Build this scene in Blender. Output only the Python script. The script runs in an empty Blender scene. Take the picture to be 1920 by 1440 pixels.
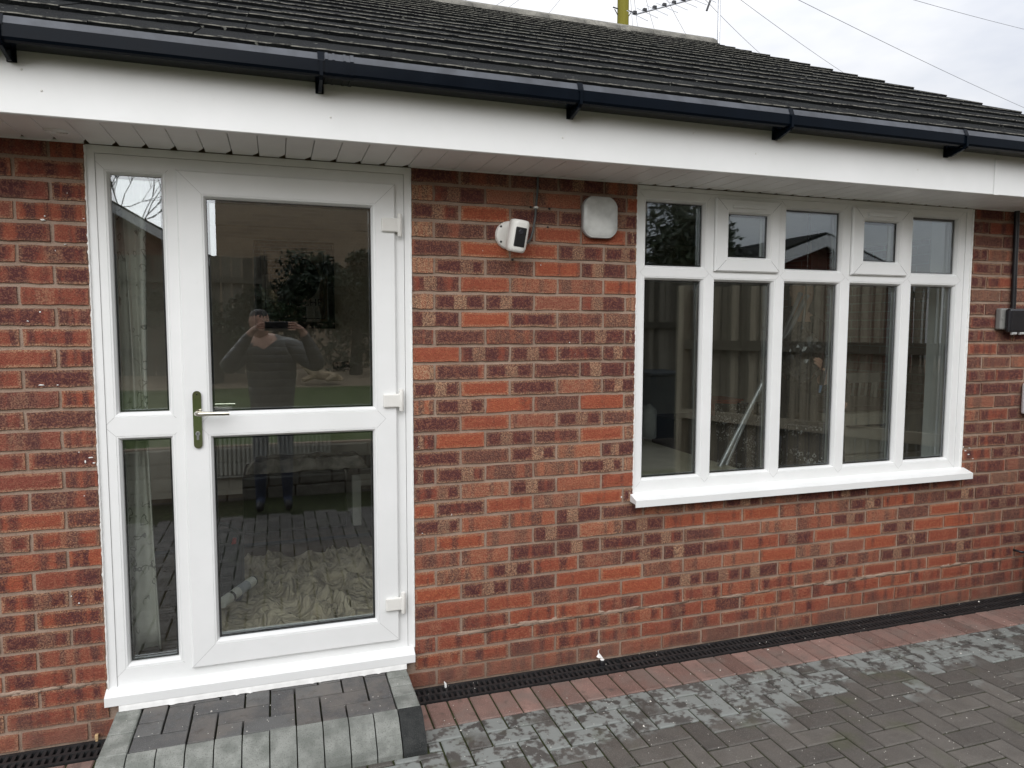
import bpy, bmesh, math, random
import numpy as np
from mathutils import Vector, Matrix, noise

random.seed(7)
S = bpy.context.scene
C = bpy.context.collection

# ------------------------------------------------------------------ camera
F_PX, CAM_D, CAM_H = 1331.0, 2.9725, 1.575           # focal length in px of a 1920 px wide frame
YAW, PITCH, ROLL = math.radians(18.358), math.radians(4.512), math.radians(0.124)
_f = Vector((math.sin(YAW) * math.cos(PITCH), math.cos(YAW) * math.cos(PITCH), -math.sin(PITCH)))
_r0 = Vector((math.cos(YAW), -math.sin(YAW), 0))
_u0 = _r0.cross(_f)
CR = _r0 * math.cos(ROLL) + _u0 * math.sin(ROLL)
CU = -_r0 * math.sin(ROLL) + _u0 * math.cos(ROLL)
CF = _f
CAM = Vector((0, -CAM_D, CAM_H))
cd = bpy.data.cameras.new('camera')
cd.sensor_fit = 'HORIZONTAL'
cd.sensor_width = 36.0
cd.lens = 36.0 * F_PX / 1920.0
cd.clip_start, cd.clip_end = 0.02, 500
cam = bpy.data.objects.new('camera', cd)
C.objects.link(cam)
cam.matrix_world = Matrix(((CR.x, CU.x, -CF.x, CAM.x), (CR.y, CU.y, -CF.y, CAM.y), (CR.z, CU.z, -CF.z, CAM.z), (0, 0, 0, 1)))
S.camera = cam


def ray(px, py):
    return CF + CR * ((px - 960) / F_PX) - CU * ((py - 720) / F_PX)


def pixY(px, py, Y=0.0):
    d = ray(px, py)
    return CAM + d * ((Y - CAM.y) / d.y)


def pixZ(px, py, Z=0.0):
    d = ray(px, py)
    return CAM + d * ((Z - CAM.z) / d.z)


def proj(p):
    v = Vector(p) - CAM
    z = v.dot(CF)
    if z < 0.05:
        return None
    return (960 + F_PX * v.dot(CR) / z, 720 - F_PX * v.dot(CU) / z, z)


# ------------------------------------------------------------------ world, sun, exposure
SUN_EL, SUN_AZ = math.radians(31), math.radians(200)   # high, from behind and slightly left of the camera
W = bpy.data.worlds.new('World')
S.world = W
W.use_nodes = True
nt = W.node_tree
nt.nodes.clear()
wo = nt.nodes.new('ShaderNodeOutputWorld')
bg = nt.nodes.new('ShaderNodeBackground')
bg.inputs['Strength'].default_value = 0.1
sky = nt.nodes.new('ShaderNodeTexSky')
sky.sky_type = 'NISHITA'
sky.sun_disc = False
sky.sun_elevation = SUN_EL
sky.sun_rotation = SUN_AZ
tc = nt.nodes.new('ShaderNodeTexCoord')
sep = nt.nodes.new('ShaderNodeSeparateXYZ')
nt.links.new(tc.outputs['Generated'], sep.inputs[0])
mp = nt.nodes.new('ShaderNodeMapping')
mp.inputs['Scale'].default_value = (1, 1, 2.6)
nt.links.new(tc.outputs['Generated'], mp.inputs[0])
cn = nt.nodes.new('ShaderNodeTexNoise')
cn.inputs['Scale'].default_value = 3.2
cn.inputs['Detail'].default_value = 5
cn.inputs['Roughness'].default_value = 0.55
nt.links.new(mp.outputs[0], cn.inputs['Vector'])
cr = nt.nodes.new('ShaderNodeValToRGB')
cr.color_ramp.elements[0].position = 0.33
cr.color_ramp.elements[0].color = (0.73, 0.76, 0.835, 1)
cr.color_ramp.elements[1].position = 0.62
cr.color_ramp.elements[1].color = (1.0, 1.0, 1.01, 1)
nt.links.new(cn.outputs['Fac'], cr.inputs[0])
gr = nt.nodes.new('ShaderNodeMath')                     # overcast sky: three times brighter overhead than at the horizon
gr.operation = 'MULTIPLY_ADD'
gr.use_clamp = False
mx0 = nt.nodes.new('ShaderNodeMath')
mx0.operation = 'MAXIMUM'
mx0.inputs[1].default_value = 0
nt.links.new(sep.outputs['Z'], mx0.inputs[0])
nt.links.new(mx0.outputs[0], gr.inputs[0])
gr.inputs[1].default_value = 5.6
gr.inputs[2].default_value = 2.75
sc = nt.nodes.new('ShaderNodeVectorMath')
sc.operation = 'SCALE'
nt.links.new(cr.outputs[0], sc.inputs[0])
nt.links.new(gr.outputs[0], sc.inputs['Scale'])
mxs = nt.nodes.new('ShaderNodeMix')
mxs.data_type = 'RGBA'
mxs.inputs[0].default_value = 0.94
nt.links.new(sky.outputs[0], mxs.inputs[6])
nt.links.new(sc.outputs[0], mxs.inputs[7])
nt.links.new(mxs.outputs[2], bg.inputs['Color'])
nt.links.new(bg.outputs[0], wo.inputs[0])

sl = bpy.data.lights.new('sun', 'SUN')
sl.energy = 1.35
sl.angle = math.radians(70)
sl.color = (1.0, 0.99, 0.985)
sun = bpy.data.objects.new('sun', sl)
C.objects.link(sun)
sdir = Vector((-0.35 * math.cos(SUN_EL), -0.94 * math.cos(SUN_EL), math.sin(SUN_EL)))
sun.rotation_euler = sdir.to_track_quat('Z', 'Y').to_euler()
sun.location = (0, -6, 8)
S.view_settings.view_transform = 'Standard'
S.view_settings.look = 'None'
S.view_settings.exposure = 1.2
S.view_settings.gamma = 1
S.render.engine = 'CYCLES'
S.cycles.use_denoising = True
S.cycles.max_bounces = 10
S.cycles.transparent_max_bounces = 16
S.cycles.caustics_reflective = False
S.cycles.caustics_refractive = False
S.cycles.sample_clamp_indirect = 4


# ------------------------------------------------------------------ materials
class NB:
    def __init__(s, name):
        s.m = bpy.data.materials.new(name)
        s.m.use_nodes = True
        s.t = s.m.node_tree
        s.t.nodes.clear()
        s.out = s.n('OutputMaterial')
        s.b = s.n('BsdfPrincipled')
        s.l(s.b.outputs[0], s.out.inputs[0])

    def n(s, k, **kw):
        o = s.t.nodes.new('ShaderNode' + k)
        for a, v in kw.items():
            setattr(o, a, v)
        return o

    def l(s, a, b):
        s.t.links.new(a, b)

    def set(s, node, key, v):
        i = node.inputs[key]
        if hasattr(v, 'is_linked'):
            s.l(v, i)
        else:
            i.default_value = (*v, 1) if (isinstance(v, tuple) and len(v) == 3 and i.type == 'RGBA') else v

    def noise(s, vec, scale, detail=3, rough=0.55, w=None):
        o = s.n('TexNoise')
        if vec is not None:
            s.l(vec, o.inputs['Vector'])
        o.inputs['Scale'].default_value = scale
        o.inputs['Detail'].default_value = detail
        o.inputs['Roughness'].default_value = rough
        return o.outputs['Fac']

    def math(s, op, a, b=0.0, c=0.0, clamp=False):
        o = s.n('Math', operation=op, use_clamp=clamp)
        s.set(o, 0, a)
        s.set(o, 1, b)
        s.set(o, 2, c)
        return o.outputs[0]

    def step(s, v, lo, hi):
        o = s.n('MapRange', interpolation_type='SMOOTHSTEP')
        s.set(o, 'Value', v)
        s.set(o, 'From Min', lo)
        s.set(o, 'From Max', hi)
        return o.outputs[0]

    def mix(s, f, a, b):
        o = s.n('Mix', data_type='RGBA')
        s.set(o, 0, f)
        s.set(o, 6, a)
        s.set(o, 7, b)
        return o.outputs[2]

    def attr(s, name):
        return s.n('Attribute', attribute_name=name).outputs['Fac']

    def pos(s):
        return s.n('NewGeometry').outputs['Position']

    def scalev(s, v, xyz):
        o = s.n('VectorMath', operation='MULTIPLY')
        s.l(v, o.inputs[0])
        o.inputs[1].default_value = xyz
        return o.outputs[0]

    def addv(s, v, sc, xyz):
        k = s.n('VectorMath', operation='SCALE')
        k.inputs[0].default_value = xyz
        s.l(sc, k.inputs['Scale'])
        o = s.n('VectorMath', operation='ADD')
        s.l(v, o.inputs[0])
        s.l(k.outputs[0], o.inputs[1])
        return o.outputs[0]

    def bump(s, h, strength, dist=0.002):
        o = s.n('Bump')
        o.inputs['Strength'].default_value = strength
        o.inputs['Distance'].default_value = dist
        s.l(h, o.inputs['Height'])
        s.l(o.outputs[0], s.b.inputs['Normal'])

    def fin(s, col, rough=0.6, spec=0.5, metal=0.0):
        s.set(s.b, 'Base Color', col)
        s.set(s.b, 'Roughness', rough)
        s.set(s.b, 'Specular IOR Level', spec)
        s.set(s.b, 'Metallic', metal)
        return s.m


def simple(name, col, rough=0.5, spec=0.5, metal=0.0, var=0.12, vscale=9.0, bump=0.0, bscale=120.0, bdist=0.001, gen=False):
    b = NB(name)
    p = b.pos()
    f = b.noise(p, vscale, 4)
    lo = tuple(max(0, c * (1 - var)) for c in col)
    hi = tuple(min(1, c * (1 + var)) for c in col)
    c = b.mix(b.step(f, 0.3, 0.7), lo, hi)
    if bump:
        b.bump(b.noise(p, bscale, 3), bump, bdist)
    r = b.math('MULTIPLY_ADD', f, 0.12, rough - 0.06)
    return b.fin(c, r, spec, metal)


def mat_brick():
    b = NB('brick_multi_red')
    p = b.pos()
    seed, u = b.attr('seed'), b.attr('bu')
    bv = b.attr('bv')
    dark, gap, cream, bright = b.attr('dark'), b.attr('gap'), b.attr('cream'), b.attr('bright')
    q = b.addv(p, seed, (37.0, 11.0, 53.0))
    n1 = b.noise(q, 14, 3)
    n2 = b.noise(q, 75, 4, 0.7)
    n3 = b.noise(q, 190, 3, 0.6)
    n4 = b.noise(q, 300, 2, 0.5)
    cv = b.n('CombineXYZ')
    b.l(b.math('MULTIPLY_ADD', seed, 91.0, b.math('MULTIPLY', u, 2.7)), cv.inputs[0])
    b.l(b.math('MULTIPLY', seed, 17.0), cv.inputs[1])
    band = b.noise(cv.outputs[0], 1.6, 1, 0.4)
    d = b.math('MULTIPLY_ADD', b.math('SUBTRACT', band, 0.5), 2.6, dark)
    d = b.math('MULTIPLY_ADD', b.math('SUBTRACT', n1, 0.5), 0.7, d)
    d = b.math('MULTIPLY_ADD', b.math('SUBTRACT', n2, 0.5), 1.15, d)
    d = b.step(d, 0.25, 0.75)
    org = b.mix(bright, (0.195, 0.058, 0.043), (0.325, 0.082, 0.043))
    base = b.mix(d, org, (0.090, 0.033, 0.033))
    # pale gap left by kiln stacking, across the middle of the face
    c0 = b.math('MULTIPLY_ADD', b.math('SUBTRACT', seed, 0.5), 0.34, 0.0)
    du = b.math('ABSOLUTE', b.math('SUBTRACT', u, c0))
    du = b.math('MULTIPLY_ADD', b.math('SUBTRACT', n2, 0.5), 0.05, du)
    g = b.math('MULTIPLY', b.math('SUBTRACT', 1.0, b.step(du, 0.11, 0.16)), gap)
    cr_ = b.math('MAXIMUM', g, cream)
    em = b.math('MAXIMUM', b.step(b.math('ABSOLUTE', bv), 0.27, 0.47), b.step(b.math('ABSOLUTE', u), 0.42, 0.49))
    cr_ = b.math('MAXIMUM', cr_, b.math('MULTIPLY', em, b.math('MULTIPLY_ADD', seed, 0.70, 0.15)))
    spk = b.step(n3, 0.42, 0.60)
    base = b.mix(b.math('MULTIPLY', cr_, b.math('MULTIPLY_ADD', spk, 0.8, 0.18)), base, (0.47, 0.315, 0.195))
    fine = b.step(b.math('MULTIPLY_ADD', n2, 0.5, b.math('MULTIPLY', n3, 0.55)), 0.49, 0.62)
    base = b.mix(b.math('MULTIPLY', fine, 0.42), base, b.mix(bright, (0.34, 0.155, 0.10), (0.52, 0.19, 0.085)))
    dk = b.step(n4, 0.50, 0.64)
    base = b.mix(b.math('MULTIPLY', dk, 0.40), base, (0.045, 0.017, 0.016))
    # grime low on the wall, in its own broken patches
    sx = b.n('SeparateXYZ')
    b.l(p, sx.inputs[0])
    low = b.math('SUBTRACT', 1.0, b.step(b.math('MULTIPLY_ADD', b.noise(p, 7, 4), 0.28, sx.outputs['Z']), 0.12, 0.30))
    base = b.mix(b.math('MULTIPLY', low, 0.5), base, (0.20, 0.115, 0.085))
    h = b.math('MULTIPLY_ADD', n3, 0.7, b.math('MULTIPLY', n2, 0.9))
    b.bump(h, 1.0, 0.0045)
    return b.fin(base, 0.92, 0.2)


def mat_mortar():
    b = NB('mortar')
    p = b.pos()
    n1, n2 = b.noise(p, 6, 4), b.noise(p, 160, 3, 0.65)
    c = b.mix(b.step(n1, 0.3, 0.7), (0.275, 0.196, 0.150), (0.365, 0.272, 0.213))
    c = b.mix(b.math('MULTIPLY', b.step(n2, 0.5, 0.7), 0.45), c, (0.13, 0.095, 0.07))
    b.bump(n2, 0.7, 0.003)
    return b.fin(c, 0.95, 0.15)


def mat_paver(name, c_a, c_b, stain=True, dust=0.0):
    b = NB(name)
    p = b.pos()
    seed = b.attr('seed')
    q = b.addv(p, seed, (17.0, 29.0, 5.0))
    n1, n2, n3 = b.noise(q, 9, 4), b.noise(p, 13, 5, 0.62), b.noise(q, 330, 2)
    n5 = b.noise(p, 3.1, 4, 0.6)
    base = b.mix(seed, c_a, c_b)
    base = b.mix(b.math('MULTIPLY', b.step(n1, 0.42, 0.72), 0.35), base, tuple(x * 0.62 for x in c_a))
    grit = b.step(n3, 0.54, 0.70)
    base = b.mix(b.math('MULTIPLY', grit, 0.45), base, tuple(min(1, x * 2.1) for x in c_b))
    rough = 0.72
    if stain:
        s = b.n('SeparateXYZ')
        b.l(p, s.inputs[0])
        y = b.math('MULTIPLY_ADD', b.math('SUBTRACT', n5, 0.5), 0.75, s.outputs['Y'])
        pale = b.step(b.math('MULTIPLY_ADD', b.math('SUBTRACT', seed, 0.5), 0.30, y), -0.66, -0.50)             # pale cement silt left along the wall
        blot = b.step(b.math('MULTIPLY_ADD', b.noise(p, 38, 3), 0.35, b.math('MULTIPLY', n2, 0.7)), 0.50, 0.58)              # wet patches that have washed it off
        k = b.math('MULTIPLY', pale, b.math('SUBTRACT', 1.0, b.math('MULTIPLY', blot, 0.97)))
        base = b.mix(b.math('MULTIPLY', b.math('MULTIPLY', pale, blot), 0.5), base, (0.045, 0.046, 0.046))
        base = b.mix(b.math('MULTIPLY', k, 0.9), base, (0.235, 0.252, 0.240))
        moss = b.math('MULTIPLY', b.step(b.noise(p, 4.2, 4), 0.55, 0.72), 0.45)
        base = b.mix(moss, base, (0.075, 0.082, 0.042))
        rough = b.math('MULTIPLY_ADD', blot, -0.18, 0.74)
    if dust:
        base = b.mix(b.math('MULTIPLY', b.step(b.noise(p, 5.5, 5, 0.65), 0.42, 0.66), dust), base, (0.17, 0.150, 0.132))
        base = b.mix(b.math('MULTIPLY', b.step(b.noise(p, 16, 4, 0.65), 0.56, 0.72), dust * 1.2), base, (0.075, 0.062, 0.054))
    b.bump(b.math('MULTIPLY_ADD', n3, 0.6, n2), 0.45, 0.002)
    return b.fin(base, rough, 0.4)


def mat_tile():
    b = NB('weathered_roof_tile')
    p = b.pos()
    s = b.n('ObjectInfo').outputs['Random']
    n1, n2, n3 = b.noise(p, 5, 4), b.noise(p, 60, 4, 0.7), b.noise(p, 190, 3, 0.6)
    c = b.mix(s, (0.0042, 0.0050, 0.0056), (0.0085, 0.0095, 0.0100))
    c = b.mix(b.math('MULTIPLY', b.step(n2, 0.5, 0.7), 0.5), c, (0.018, 0.020, 0.020))
    c = b.mix(b.math('MULTIPLY', b.step(n3, 0.52, 0.66), 0.6), c, (0.008, 0.009, 0.009))
    lich = b.step(b.noise(p, 31, 3, 0.5), 0.69, 0.73)
    c = b.mix(b.math('MULTIPLY', lich, 0.6), c, (0.36, 0.36, 0.32))
    c = b.mix(b.math('MULTIPLY', b.step(n1, 0.5, 0.75), 0.25), c, (0.024, 0.028, 0.018))
    b.bump(b.math('MULTIPLY_ADD', n3, 1.0, n2), 1.0, 0.008)
    return b.fin(c, 0.95, 0.12)


def mat_tile_edge():
    b = NB('worn_tile_lip')
    p = b.pos()
    n2 = b.noise(p, 38, 4, 0.7)
    c = b.mix(b.step(n2, 0.34, 0.62), (0.018, 0.018, 0.017), (0.155, 0.15, 0.128))
    b.bump(n2, 0.8, 0.004)
    return b.fin(c, 0.95, 0.2)


def mat_glass():
    b = NB('window_glass')
    t = b.n('BsdfTransparent')
    t.inputs[0].default_value = (0.86, 0.885, 0.87, 1)
    g = b.n('BsdfGlossy')
    g.inputs['Roughness'].default_value = 0.0
    g.inputs['Color'].default_value = (0.93, 0.97, 1.0, 1)
    lw = b.n('LayerWeight')
    lw.inputs[0].default_value = 0.5
    f = b.math('MULTIPLY_ADD', b.math('POWER', lw.outputs['Facing'], 3.5), 0.8, 0.13)
    bp = b.n('Bump')
    bp.inputs['Strength'].default_value = 0.035
    bp.inputs['Distance'].default_value = 0.01
    b.l(b.noise(b.pos(), 2.6, 1, 0.4), bp.inputs['Height'])
    b.l(bp.outputs[0], g.inputs['Normal'])
    m = b.n('MixShader')
    b.l(f, m.inputs[0])
    b.l(t.outputs[0], m.inputs[1])
    b.l(g.outputs[0], m.inputs[2])
    b.l(m.outputs[0], b.out.inputs[0])
    return b.m


def mat_wood(name, ca, cb, axis=2, k=1.0):
    b = NB(name)
    p = b.pos()
    v = [38.0 * k, 38.0 * k, 38.0 * k]
    v[axis] = 2.0 * k
    q = b.scalev(p, tuple(v))
    seed = b.n('ObjectInfo').outputs['Random']
    n = b.noise(q, 1.0, 5, 0.6)
    c = b.mix(b.step(n, 0.3, 0.7), ca, cb)
    c = b.mix(b.math('MULTIPLY', b.step(seed, 0.25, 1.0), 0.9), c, tuple(x * 0.33 for x in ca))
    b.bump(n, 0.5, 0.003)
    return b.fin(c, 0.8, 0.3)


def mat_scroll(name, paper, ink, scale=11.0, thr=0.035):
    """cloth with a drawn leaf-scroll print"""
    b = NB(name)
    p = b.pos()
    n = b.noise(p, scale, 2, 0.4)
    line = b.math('ABSOLUTE', b.math('SUBTRACT', b.math('FRACT', b.math('MULTIPLY', n, 4.0)), 0.5))
    k = b.math('SUBTRACT', 1.0, b.step(line, thr, thr * 2.2))
    patch = b.step(b.noise(p, scale * 0.35, 2), 0.44, 0.56)
    c = b.mix(b.math('MULTIPLY', k, patch), paper, ink)
    b.bump(b.noise(p, 500, 2), 0.2, 0.001)
    return b.fin(c, 0.9, 0.2)


def mat_brickwork(name, ca, cb, mortar):
    b = NB(name)
    t = b.n('TexBrick')
    t.offset = 0.5
    q = b.n('CombineXYZ')
    s = b.n('SeparateXYZ')
    b.l(b.pos(), s.inputs[0])
    b.l(b.math('ADD', s.outputs['X'], s.outputs['Y']), q.inputs[0])
    b.l(s.outputs['Z'], q.inputs[1])
    b.l(q.outputs[0], t.inputs['Vector'])
    t.inputs['Scale'].default_value = 1.0
    t.inputs['Brick Width'].default_value = 0.225
    t.inputs['Row Height'].default_value = 0.075
    t.inputs['Mortar Size'].default_value = 0.006
    for k, v in (('Color1', ca), ('Color2', cb), ('Mortar', mortar)):
        t.inputs[k].default_value = (*v, 1)
    return b.fin(t.outputs['Color'], 0.9, 0.2)


def mat_fleck(name, ca, cb, cc, s1=60, s2=220, rough=0.95, bump=0.6, bd=0.01):
    b = NB(name)
    p = b.pos()
    n1, n2, n3 = b.noise(p, s1, 4), b.noise(p, s2, 3), b.noise(p, s1 * 0.07, 4)
    c = b.mix(b.step(n1, 0.3, 0.7), ca, cb)
    c = b.mix(b.math('MULTIPLY', b.step(n2, 0.5, 0.7), 0.6), c, cc)
    c = b.mix(b.math('MULTIPLY', b.step(n3, 0.4, 0.7), 0.3), c, tuple(x * 0.5 for x in ca))
    b.bump(n2, bump, bd)
    return b.fin(c, rough, 0.2)


def mat_upvc():
    b = NB('white_upvc')
    p = b.pos()
    n = b.noise(p, 3.0, 5, 0.6)
    n2 = b.noise(p, 26, 4, 0.7)
    c = b.mix(b.step(n, 0.3, 0.75), (0.78, 0.79, 0.78), (0.83, 0.835, 0.83))
    c = b.mix(b.math('MULTIPLY', b.step(n2, 0.60, 0.80), 0.10), c, (0.55, 0.53, 0.48))
    b.bump(b.noise(p, 9, 2), 0.03, 0.002)
    r = b.math('MULTIPLY_ADD', n2, 0.2, 0.22)
    return b.fin(c, r, 0.5)


UP = mat_upvc()
UPS = simple('white_soffit_pvc', (0.82, 0.82, 0.80), 0.38, var=0.04, vscale=4)
WELD = simple('weld_seam_grey', (0.42, 0.42, 0.41), 0.6)
BRK, MOR = mat_brick(), mat_mortar()
PAV = mat_paver('block_paving_charcoal', (0.074, 0.067, 0.060), (0.128, 0.117, 0.104))
RED = mat_paver('block_paving_red', (0.135, 0.080, 0.066), (0.275, 0.172, 0.145), stain=False, dust=0.5)
RAMP = mat_paver('ramp_block_grey', (0.072, 0.071, 0.072), (0.118, 0.118, 0.115), stain=False, dust=0.6)
KERB = mat_fleck('kerb_block_grey', (0.175, 0.185, 0.168), (0.315, 0.325, 0.300), (0.105, 0.112, 0.095), 16, 230, 0.85, 0.5, 0.002)
KERBD = mat_fleck('kerb_block_dark', (0.024, 0.026, 0.026), (0.042, 0.044, 0.043), (0.09, 0.09, 0.085), 24, 330, 0.85, 0.5, 0.002)
JOINT = mat_fleck('mossy_joint', (0.020, 0.024, 0.010), (0.050, 0.062, 0.018), (0.11, 0.10, 0.07), 30, 240)
TILE, LIP = mat_tile(), mat_tile_edge()
RIDGE = mat_fleck('ridge_tile_concrete', (0.15, 0.145, 0.13), (0.25, 0.24, 0.21), (0.06, 0.06, 0.055), 14, 150)
GUT = simple('gutter_anthracite', (0.0030, 0.0052, 0.0090), 0.22, 0.07, var=0.1)
GLIP = simple('gutter_lip_painted_sheen', (0.060, 0.066, 0.078), 0.45, 0.3, var=0.25, vscale=14)  # sky sheen on the gutter's top lip, put into a lighter grey colour
GLASS = mat_glass()
SPACER = simple('black_spacer', (0.008, 0.008, 0.009), 0.4)
GASK = simple('black_gasket', (0.012, 0.012, 0.012), 0.6)
STEEL = simple('polished_steel', (0.62, 0.60, 0.52), 0.12, metal=1.0, var=0.05)
ALU = simple('dull_aluminium', (0.55, 0.56, 0.58), 0.35, metal=1.0, var=0.1)
BLK = simple('black_plastic', (0.012, 0.012, 0.014), 0.35)
GRATE = simple('black_drain_grate', (0.020, 0.020, 0.021), 0.55, var=0.3, vscale=30, bump=0.3)
VOID = simple('drain_channel_dark', (0.006, 0.006, 0.006), 0.9)
GREY = simple('grey_pvc', (0.20, 0.20, 0.19), 0.5)
WHITE = simple('white_plastic', (0.75, 0.74, 0.70), 0.4, var=0.04)
BELL = simple('faded_bell_box', (0.52, 0.53, 0.51), 0.3, var=0.28, vscale=7)
SIL = simple('white_silicone', (0.80, 0.80, 0.78), 0.45, var=0.06, vscale=30)
WIRE = simple('black_cable', (0.03, 0.03, 0.035), 0.6)
PLASTER = simple('room_wall_paint', (0.72, 0.67, 0.58), 0.9, var=0.05)
CEIL = simple('ceiling_paint', (0.80, 0.79, 0.76), 0.9, var=0.03)
OAK = mat_wood('oak_floor', (0.20, 0.11, 0.055), (0.30, 0.17, 0.09), 0)
CURT = mat_scroll('leaf_scroll_curtain', (0.60, 0.58, 0.53), (0.24, 0.23, 0.21), 17.0)
PAIS = mat_scroll('paisley_cloth', (0.012, 0.012, 0.014), (0.45, 0.45, 0.44), 34.0, 0.06)


def mat_sheet():
    b = NB('dust_sheet_cotton')
    p = b.pos()
    t = b.n('TexNoise')
    b.l(b.scalev(p, (1.0, 1.6, 1.0)), t.inputs['Vector'])
    t.inputs['Scale'].default_value = 7
    t.inputs['Detail'].default_value = 4
    t.inputs['Distortion'].default_value = 1.4
    r = b.math('ABSOLUTE', b.math('SUBTRACT', t.outputs['Fac'], 0.5))
    b.bump(b.math('POWER', r, 0.6), 1.0, 0.05)
    n = b.noise(p, 6, 4)
    return b.fin(b.mix(b.step(n, 0.3, 0.7), (0.47, 0.40, 0.295), (0.62, 0.535, 0.405)), 0.95, 0.1)


DUST = mat_sheet()
FENCE = mat_wood('fence_board_weathered', (0.36, 0.31, 0.225), (0.54, 0.47, 0.35), 2)
FENCE2 = mat_wood('fence_board_grey', (0.17, 0.15, 0.118), (0.26, 0.235, 0.185), 2)
LAWN = mat_fleck('lawn_grass', (0.055, 0.085, 0.022), (0.085, 0.125, 0.032), (0.03, 0.05, 0.012), 40, 160)
GRAVEL = mat_fleck('garden_gravel', (0.24, 0.18, 0.12), (0.40, 0.31, 0.22), (0.14, 0.10, 0.07), 34, 110)
STONE = mat_fleck('walling_stone', (0.16, 0.145, 0.12), (0.27, 0.25, 0.21), (0.09, 0.08, 0.07), 12, 120)
DRIVE = mat_paver('driveway_blocks_far', (0.078, 0.068, 0.062), (0.115, 0.10, 0.09), stain=False)
NBRICK = mat_brickwork('brown_brickwork', (0.42, 0.30, 0.19), (0.30, 0.21, 0.135), (0.46, 0.40, 0.33))
NBRICK2 = mat_brickwork('red_brickwork', (0.22, 0.08, 0.05), (0.15, 0.055, 0.04), (0.24, 0.19, 0.15))
BARK = mat_wood('bark', (0.045, 0.035, 0.026), (0.085, 0.07, 0.052), 2)
LEAF = simple('evergreen_leaf', (0.026, 0.042, 0.018), 0.6, var=0.5, vscale=3)
SKIN = simple('skin', (0.56, 0.33, 0.24), 0.55, var=0.08, vscale=20)


def mat_quilt():
    b = NB('quilted_grey_jacket')
    p = b.pos()
    sx = b.n('SeparateXYZ')
    b.l(p, sx.inputs[0])
    z = b.math('MULTIPLY_ADD', b.noise(p, 6, 2), 0.03, sx.outputs['Z'])
    w = b.math('ABSOLUTE', b.math('SINE', b.math('MULTIPLY', z, 46.0)))
    b.bump(b.math('ADD', b.math('POWER', w, 0.5), b.math('MULTIPLY', b.noise(p, 22, 3), 1.2)), 0.8, 0.008)
    return b.fin(b.mix(b.noise(p, 12, 3), (0.040, 0.038, 0.036), (0.075, 0.072, 0.068)), 0.38, 0.5)


JACKET = mat_quilt()
HOODIE = simple('black_jumper', (0.016, 0.016, 0.018), 0.85, bump=0.3)
JEANS = simple('blue_jeans', (0.026, 0.034, 0.062), 0.85, var=0.3, vscale=14, bump=0.3)
HAIR = simple('dark_hair', (0.018, 0.012, 0.009), 0.6)
SHOE = simple('dark_shoe', (0.02, 0.018, 0.017), 0.6)
POLE = mat_wood('treated_pole', (0.36, 0.32, 0.03), (0.48, 0.43, 0.07), 2, 0.6)


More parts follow.
